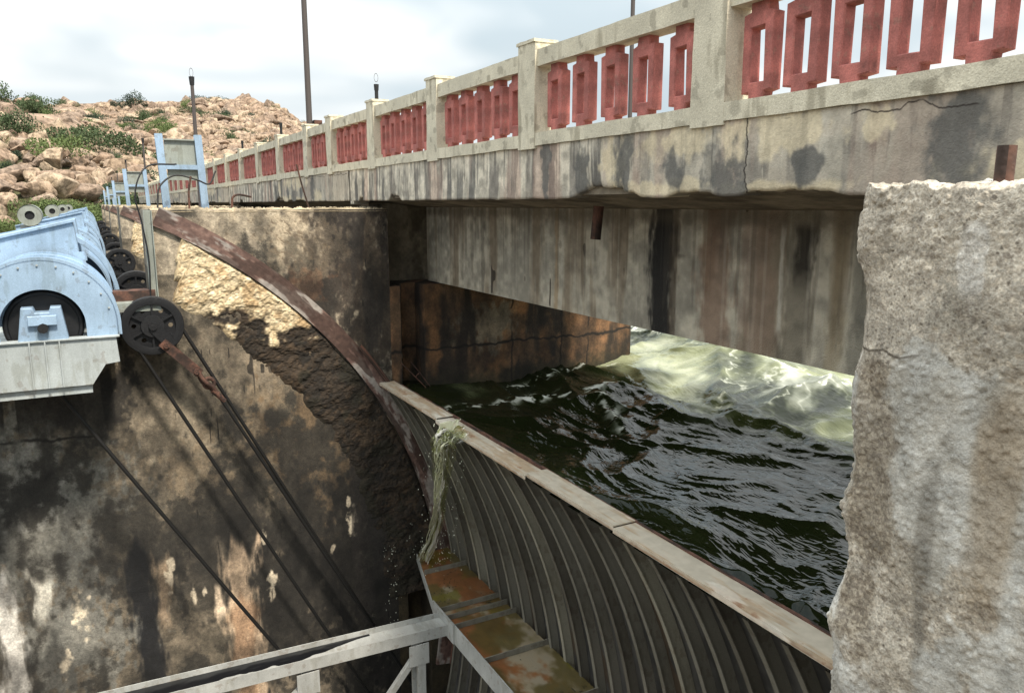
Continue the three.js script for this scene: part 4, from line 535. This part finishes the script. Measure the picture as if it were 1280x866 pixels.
// ---------------------------------------------------------------- hoists on the pier platforms
{
  const zc = ZP - THICK / 2, o = thing('gate_hoist', 'light blue winding hoist with arched drum guard and pale tray, standing on the pier platform', 'hoist', [-0.62, -2.2, zc]);
  const half = (s) => {   // s = +1: the end facing the next bay, -1: mirrored
    const zf = 2.75 * s, dz = (a) => zf - a * s, cy = 0.75;
    // tray: shaped end plate and sides
    const tr = new THREE.ExtrudeGeometry(shape([[-1.3, 0.01], [0.46, 0.01], [0.62, 0.25], [0.78, 0.27], [0.76, 0.59], [-1.3, 0.58]]), { depth: 0.02, bevelEnabled: false }).translate(0, 0, s > 0 ? zf - 0.02 : zf);
    mesh('tray_end', boxUV(tr), mat.blueGrey, o);
    mesh('tray_side', merge([bx(0.44, 0.46, 0.01, 0.3, dz(0.02), 0), bx(0.745, 0.765, 0.26, 0.585, dz(0.02), 0), bx(-1.3, 0.46, 0.0, 0.01, dz(0.02), 0), bx(-1.3, 0.80, 0.585, 0.60, dz(-0.03), dz(0.16))]), mat.blueGrey, o);
    for (const x of [-0.16, 0.0, 0.15]) mesh('rib', bx(x - 0.007, x + 0.007, 0.02, 0.58, zf, zf + 0.05 * s), mat.blueGrey, o);
    // arched guard with round opening
    const ring = (r1, r0, d, z) => { const sh = new THREE.Shape(); sh.absarc(0, cy, r1, 0, Math.PI); sh.lineTo(-r1, 0.6); sh.lineTo(-r0, 0.6); sh.lineTo(-r0, cy); sh.absarc(0, cy, r0, Math.PI, 0, true); sh.lineTo(r0, 0.6); sh.lineTo(r1, 0.6); sh.closePath(); return boxUV(new THREE.ExtrudeGeometry(sh, { depth: d, bevelEnabled: false, curveSegments: 40 }).translate(0, 0, z)); };
    mesh('drum_guard', ring(0.80, 0.45, 0.02, s > 0 ? dz(0.10) : dz(0.08)), mat.blue, o);
    mesh('guard_hood', merge([ring(0.80, 0.78, 1.35, s > 0 ? dz(1.45) : dz(0.1)), ring(0.835, 0.785, 0.05, s > 0 ? dz(0.13) : dz(0.08)), ring(0.83, 0.79, 0.04, s > 0 ? dz(0.75) : dz(0.71)), ring(0.83, 0.79, 0.04, s > 0 ? dz(1.45) : dz(1.41))]), mat.blue, o);
    const hb = []; for (let k = 1; k < 12; k++) { const a = k / 12 * Math.PI; hb.push(norm(new THREE.CylinderGeometry(0.012, 0.012, 0.03, 6).rotateX(Math.PI / 2).translate(Math.cos(a) * 0.74, cy + Math.sin(a) * 0.74, dz(0.075)))); } mesh('guard_bolts', merge(hb), mat.blueGrey, o);
    const dr = []; dr.push(norm(new THREE.CylinderGeometry(0.40, 0.40, 1.2, 40).rotateX(Math.PI / 2).translate(0, cy, dz(0.85)))); for (let k = 0; k < 16; k++) dr.push(norm(new THREE.TorusGeometry(0.405, 0.026, 6, 36).translate(0, cy, dz(0.3 + k * 0.06)))); dr.push(norm(new THREE.TorusGeometry(0.40, 0.03, 8, 40).translate(0, cy, dz(0.24)))); mesh('rope_drum', merge(dr), mat.black, o);
    const ped = new THREE.ExtrudeGeometry(shape([[-0.26, 0.6], [0.24, 0.6], [0.19, 0.98], [0.10, 0.98], [0.08, 0.92], [-0.08, 0.92], [-0.10, 0.98], [-0.20, 0.98]]), { depth: 0.2, bevelEnabled: true, bevelSize: 0.012, bevelThickness: 0.012, bevelSegments: 1 }).translate(0, 0, s > 0 ? zf - 0.23 : zf + 0.03); const pd = mesh('bearing_pedestal', boxUV(ped), mat.blue, o);
    mesh('cap_plate', bevelBox(-0.15, 0.15, 0.78, 0.90, Math.min(dz(-0.01), dz(-0.04)), Math.max(dz(-0.01), dz(-0.04)), 0.008), mat.blue, pd); mesh('axle_end', norm(new THREE.CylinderGeometry(0.06, 0.06, 0.09, 8).rotateX(Math.PI / 2).translate(0, cy, dz(-0.02))), mat.black, pd);
    // spur gear housing with sloping top
    const gh = new THREE.ExtrudeGeometry(shape([[-1.25, 0.6], [0.40, 0.6], [0.42, 1.5], [0.38, 1.96], [-0.46, 1.76], [-1.25, 1.60]]), { depth: 0.42, bevelEnabled: true, bevelSize: 0.012, bevelThickness: 0.012, bevelSegments: 1 }).translate(0, 0, s > 0 ? dz(1.98) : dz(1.56)); const hs = mesh('gear_housing', boxUV(gh), mat.blue, o);
    mesh('housing_flange', merge([beam([-1.27, 1.61, dz(1.53)], [-0.46, 1.775, dz(1.53)], 0.05, 0.03), beam([-0.46, 1.775, dz(1.53)], [0.40, 1.98, dz(1.53)], 0.05, 0.03)]), mat.blue, hs); mesh('lifting_tab', bx(0.36, 0.50, 1.28, 1.56, dz(1.47), dz(1.50)), mat.blue, hs);
    mesh('pinion_guard', merge([ring(0.86, 0.84, 0.4, s > 0 ? dz(2.5) : dz(2.1)), ring(0.90, 0.845, 0.04, s > 0 ? dz(2.12) : dz(2.08))].map((g) => g.scale(1, 1.12, 1))), mat.blue, o);
  };
  half(1); half(-1);
  const mo = mesh('motor', merge([norm(new THREE.CylinderGeometry(0.27, 0.27, 0.6, 26, 1, true).rotateX(Math.PI / 2).translate(-0.76, 1.92, 3.2)), norm(new THREE.RingGeometry(0.11, 0.268, 26).translate(-0.76, 1.92, 3.48))]), mat.blueGrey, o); const mm = mat.panel.clone(); mm.side = THREE.DoubleSide; mo.material = mm;
  mesh('motor_fan', norm(new THREE.CylinderGeometry(0.17, 0.17, 0.1, 16).rotateX(Math.PI / 2).translate(-0.76, 1.92, 3.38)), mat.black, mo); mesh('motor_mount', merge([bx(-1.0, -0.5, 0.02, 1.68, 2.95, 3.35)]), mat.blueGrey, mo);
  mesh('platform', merge([bx(-1.3, 0.45, -0.1, -0.002, -2.7, 2.7)]), mat.blueGrey, o);
  for (let k = 1; k <= 4; k++) { const c = copy(o, [-0.62, -2.2, zc - PITCH * k], k === 1 ? 'light blue hoist on the second pier, behind the closest hoist' : 'light blue hoist small in the row along the far piers'); if (k > 1) c.userData.group = 'hoists along the far piers'; }
}
// pulleys on both sides of each pier
{
  const mk = (label, group) => {
    const o = thing('rope_pulley', label, 'pulley', [0.62, -1.67, ZP + 0.36], group);
    const rim = new THREE.LatheGeometry([[0.30, -0.06], [0.40, -0.07], [0.41, -0.05], [0.36, -0.015], [0.36, 0.015], [0.41, 0.05], [0.40, 0.07], [0.30, 0.06]].map((p) => new THREE.Vector2(...p)), 48).rotateX(Math.PI / 2); mesh('rim', norm(rim), mat.black, o);
    const disc = new THREE.Shape(); disc.absarc(0, 0, 0.32, 0, Math.PI * 2); for (let k = 0; k < 6; k++) { const a = (k + 0.5) / 6 * Math.PI * 2 + 0.5, h = new THREE.Path(); h.absarc(Math.cos(a) * 0.235, Math.sin(a) * 0.235, 0.032, 0, Math.PI * 2); disc.holes.push(h); } mesh('web_disc', norm(new THREE.ExtrudeGeometry(disc, { depth: 0.03, bevelEnabled: false, curveSegments: 32 }).translate(0, 0, -0.015)), mat.black, o);
    for (let k = 0; k < 6; k++) { const a = k / 6 * Math.PI * 2 + 0.5; mesh('spoke', norm(beam([Math.cos(a) * 0.1, Math.sin(a) * 0.1, 0.03], [Math.cos(a) * 0.34, Math.sin(a) * 0.34, 0.03], 0.05, 0.026)), mat.black, o); }
    mesh('hub', merge([norm(new THREE.CylinderGeometry(0.15, 0.155, 0.16, 26).rotateX(Math.PI / 2)), norm(new THREE.CylinderGeometry(0.055, 0.055, 0.24, 8).rotateX(Math.PI / 2)), beam([0.02, -0.02, 0.08], [0.24, -0.30, 0.08], 0.03, 0.16)]), mat.black, o);
    mesh('shaft', norm(new THREE.CylinderGeometry(0.05, 0.05, 0.5, 10).rotateX(Math.PI / 2).translate(0, 0, -0.22)), mat.black, o);
    return o;
  };
  const a = mk('black spoked rope pulley on the stained pier, with rusty link hanging from it');
  const zb = ZP - THICK - 0.36, b = mk('black pulley wheel half hidden behind the brown plate on the pier ledge'); b.position.z = zb - 0.9; b.position.y = -1.62;
  for (let k = 1; k <= 4; k++) for (const [s, z] of [[a, ZP + 0.36], [b, zb - 0.9]]) { const c = copy(s, [0.62, -1.67, z - PITCH * k], 'black rope pulley farther along the row of piers'); c.userData.group = 'pulleys along the far piers'; }
  // ledge bracket and brown plate on the pier corner
  const br = thing('ledge_bracket', 'pale steel angle bracket with rusty brown plate on the pier ledge', 'bracket', [0.45, -1.4, ZP + 0.1]); mesh('angle', merge([bx(-0.36, 0.30, 0.04, 0.06, -0.2, 0.28), bx(-0.36, 0.30, -0.06, 0.04, 0.26, 0.28)]), mat.panel, br); mesh('plate', bx(-0.30, 0.26, 0.062, 0.20, -0.3, 0.0), mat.rust, br); mesh('hanger', merge([bx(-0.34, -0.30, -0.8, -0.062, 0.1, 0.2)]), mat.weathered, br);
  tag(mesh('thin_bars', merge([tube([[4.38, -2.63, -12.02], [4.94, -3.24, -12.02]], 0.009, 6), tube([[4.56, -2.63, -12.03], [4.9, -3.1, -12.03]], 0.009, 6), tube([[4.62, -2.9, -12.025], [4.72, -2.82, -12.03]], 0.008, 6)]), mat.rust), 'thin rusty bars leaning in the pier groove behind the gate', 'bars');
  // rusty link with turnbuckle
  const lk = thing('rusty_link', 'rusty link plates and shackle hanging from the pulley to a rope', 'link', [0.72, -1.9, ZP + 0.42]);
  const d = [0.60, -0.66]; mesh('link_plate', merge([beam([0, 0, 0.05], [0.46, -0.50, 0.05], 0.018, 0.13), beam([0, 0, -0.05], [0.46, -0.50, -0.05], 0.018, 0.13)]), mat.rust, lk); mesh('pin', merge([[0.05, -0.05], [0.42, -0.46]].map(([x, y]) => norm(new THREE.CylinderGeometry(0.04, 0.04, 0.18, 10).rotateX(Math.PI / 2).translate(x, y, 0)))), mat.rust, lk);
  mesh('shackle', merge([tube([[0.44, -0.48, 0.04], [0.52, -0.62, 0.06], [0.62, -0.72, 0.03], [0.66, -0.82, 0]], 0.035, 8), tube([[0.44, -0.48, -0.04], [0.50, -0.64, -0.06], [0.60, -0.74, -0.03], [0.66, -0.82, 0]], 0.035, 8), norm(new THREE.TorusGeometry(0.07, 0.03, 8, 14).translate(0.58, -0.66, 0)), norm(new THREE.CylinderGeometry(0.05, 0.035, 0.24, 10).rotateZ(0.68).translate(0.70, -0.86, 0))]), mat.rust, lk);
  // wire ropes
  const ropes = [[[-0.61, -2.3, -11.2], [3.46, -9.3, -11.2], 'black wire rope running from under the hoist tray down past the stained wall'], [[0.40, -1.95, -11.7], [4.0, -9.3, -11.7], 'black wire rope leaving the lower side of the pulley'], [[0.98, -1.70, -11.74], [4.76, -9.3, -11.74], 'black wire rope leaving the upper side of the pulley'], [[1.42, -2.76, -11.68], [4.78, -9.28, -11.64], 'black wire rope hanging from the rusty link']];
  for (const [p, q, l] of ropes) tag(mesh('wire_rope', tube([p, [lerp(p[0], q[0], 0.5), lerp(p[1], q[1], 0.5) - 0.03, lerp(p[2], q[2], 0.5)], q], 0.026, 8, 24), mat.rope), l, 'rope');
}
// blue frames, thin lamp poles and cables on the pier tops
{
  const zf = -13.0, mk = (label, group, z) => {
    const o = thing('steel_frame', label, 'frame', [1.33, TOP, z], group);
    for (const s of [-1, 1]) mesh('leg', merge([beam([s * 0.275 + 0.02, 0, 0], [s * 0.275 - 0.02, 1.12, 0], 0.10, 0.012), beam([s * 0.275 + 0.02 - 0.05, 0, 0.045], [s * 0.275 - 0.02 - 0.05, 1.12, 0.045], 0.012, 0.10), beam([s * 0.275 + 0.02 - 0.05, 0, -0.045], [s * 0.275 - 0.07, 1.12, -0.045], 0.012, 0.10)]), mat.blue, o);
    mesh('crossbar', merge([bx(-0.27, 0.24, 0.60, 0.67, -0.02, 0.05)]), mat.blue, o); mesh('panel', bx(-0.27, 0.22, 0.67, 1.04, -0.03, -0.015), mat.panel, o); mesh('lower_panel', bx(-0.25, 0.24, 0.44, 0.60, -0.03, -0.015), mat.panel, o); mesh('top_bar', bx(-0.29, 0.22, 1.03, 1.05, -0.04, 0.03), mat.panel, o); return o;
  };
  const pl = (label, group, x, z) => { const o = thing('lamp_pole', label, 'lamp pole', [x, TOP, z], group); mesh('pole', norm(new THREE.CylinderGeometry(0.028, 0.034, 1.98, 10).translate(0, 0.99, 0)), mat.pole, o); mesh('socket', norm(new THREE.CylinderGeometry(0.045, 0.036, 0.13, 10).translate(0, 2.04, 0)), mat.black, o); mesh('wire_loop', norm(new THREE.TorusGeometry(0.028, 0.0025, 5, 12).scale(1, 2.4, 1).translate(0, 2.17, 0)), mat.pole, o); return o; };
  const f = mk('light blue steel frame with grey panel standing on the first far pier', null, zf); const p = pl('thin dark lamp pole rising behind the closest blue frame', null, 1.62, zf - 0.9);
  for (let k = 1; k <= 4; k++) { const c = copy(f, [1.33, TOP, zf - PITCH * k], k === 1 ? 'light blue steel frame on the second pier' : 'small light blue steel frame on a far pier'), q = copy(p, [1.62, TOP, zf - 0.9 - PITCH * k], 'thin dark lamp pole on a pier farther along the dam'); if (k > 1) c.userData.group = 'frames on the far piers'; q.userData.group = 'lamp poles on the far piers'; }
  const cd = thing('conduit_channel', 'light blue steel channel with black cable up the pier corner', 'conduit', [0.70, -1.35, ZP + 0.02]); mesh('channel', merge([bx(-0.06, 0.05, 0, 1.27, -0.02, 0.0), bx(-0.06, -0.048, 0, 1.27, 0.0, 0.06), bx(0.038, 0.05, 0, 1.27, 0.0, 0.06)]), mat.panel, cd); mesh('cable', tube([[-0.06, 0, 0.08], [-0.04, 0.6, 0.085], [-0.09, 1.1, 0.08], [-0.14, 1.5, 0.08], [0.02, 1.85, 0.0], [0.45, 1.92, -0.3]], 0.012, 6, 40), mat.black, cd);
  tag(mesh('black_cable', tube([[0.86, TOP + 0.01, -12.5], [0.92, 0.25, -12.6], [1.15, 0.42, -12.7], [1.45, 0.36, -12.7], [1.62, 0.30, -12.72], [1.74, 0.5, -12.8]], 0.013, 7, 50), mat.rope), 'loose black cable looping behind the blue frame legs', 'cable');
  tag(mesh('bent_rod', tube([[1.28, TOP, -12.35], [1.29, 0.2, -12.35], [1.33, 0.4, -12.35]], 0.016, 6, 16), mat.rust), 'short rusty rod bent upright in front of the blue frame', 'rod');
  tag(mesh('bent_rod', tube([[3.1, TOP, -12.6], [3.0, 0.3, -12.6], [2.93, 0.62, -12.6]], 0.014, 6, 16), mat.rust), 'rusty rod leaning against the bridge fascia on the pier top', 'rod');
  tag(mesh('bent_rod', tube([[1.9, TOP, -12.5], [1.92, 0.1, -12.5], [1.99, 0.14, -12.5], [2.2, 0.11, -12.55]], 0.018, 6, 16), mat.rust), 'rusty bent stub lying on the pier top', 'rod');
}
renderer.render(scene, camera);
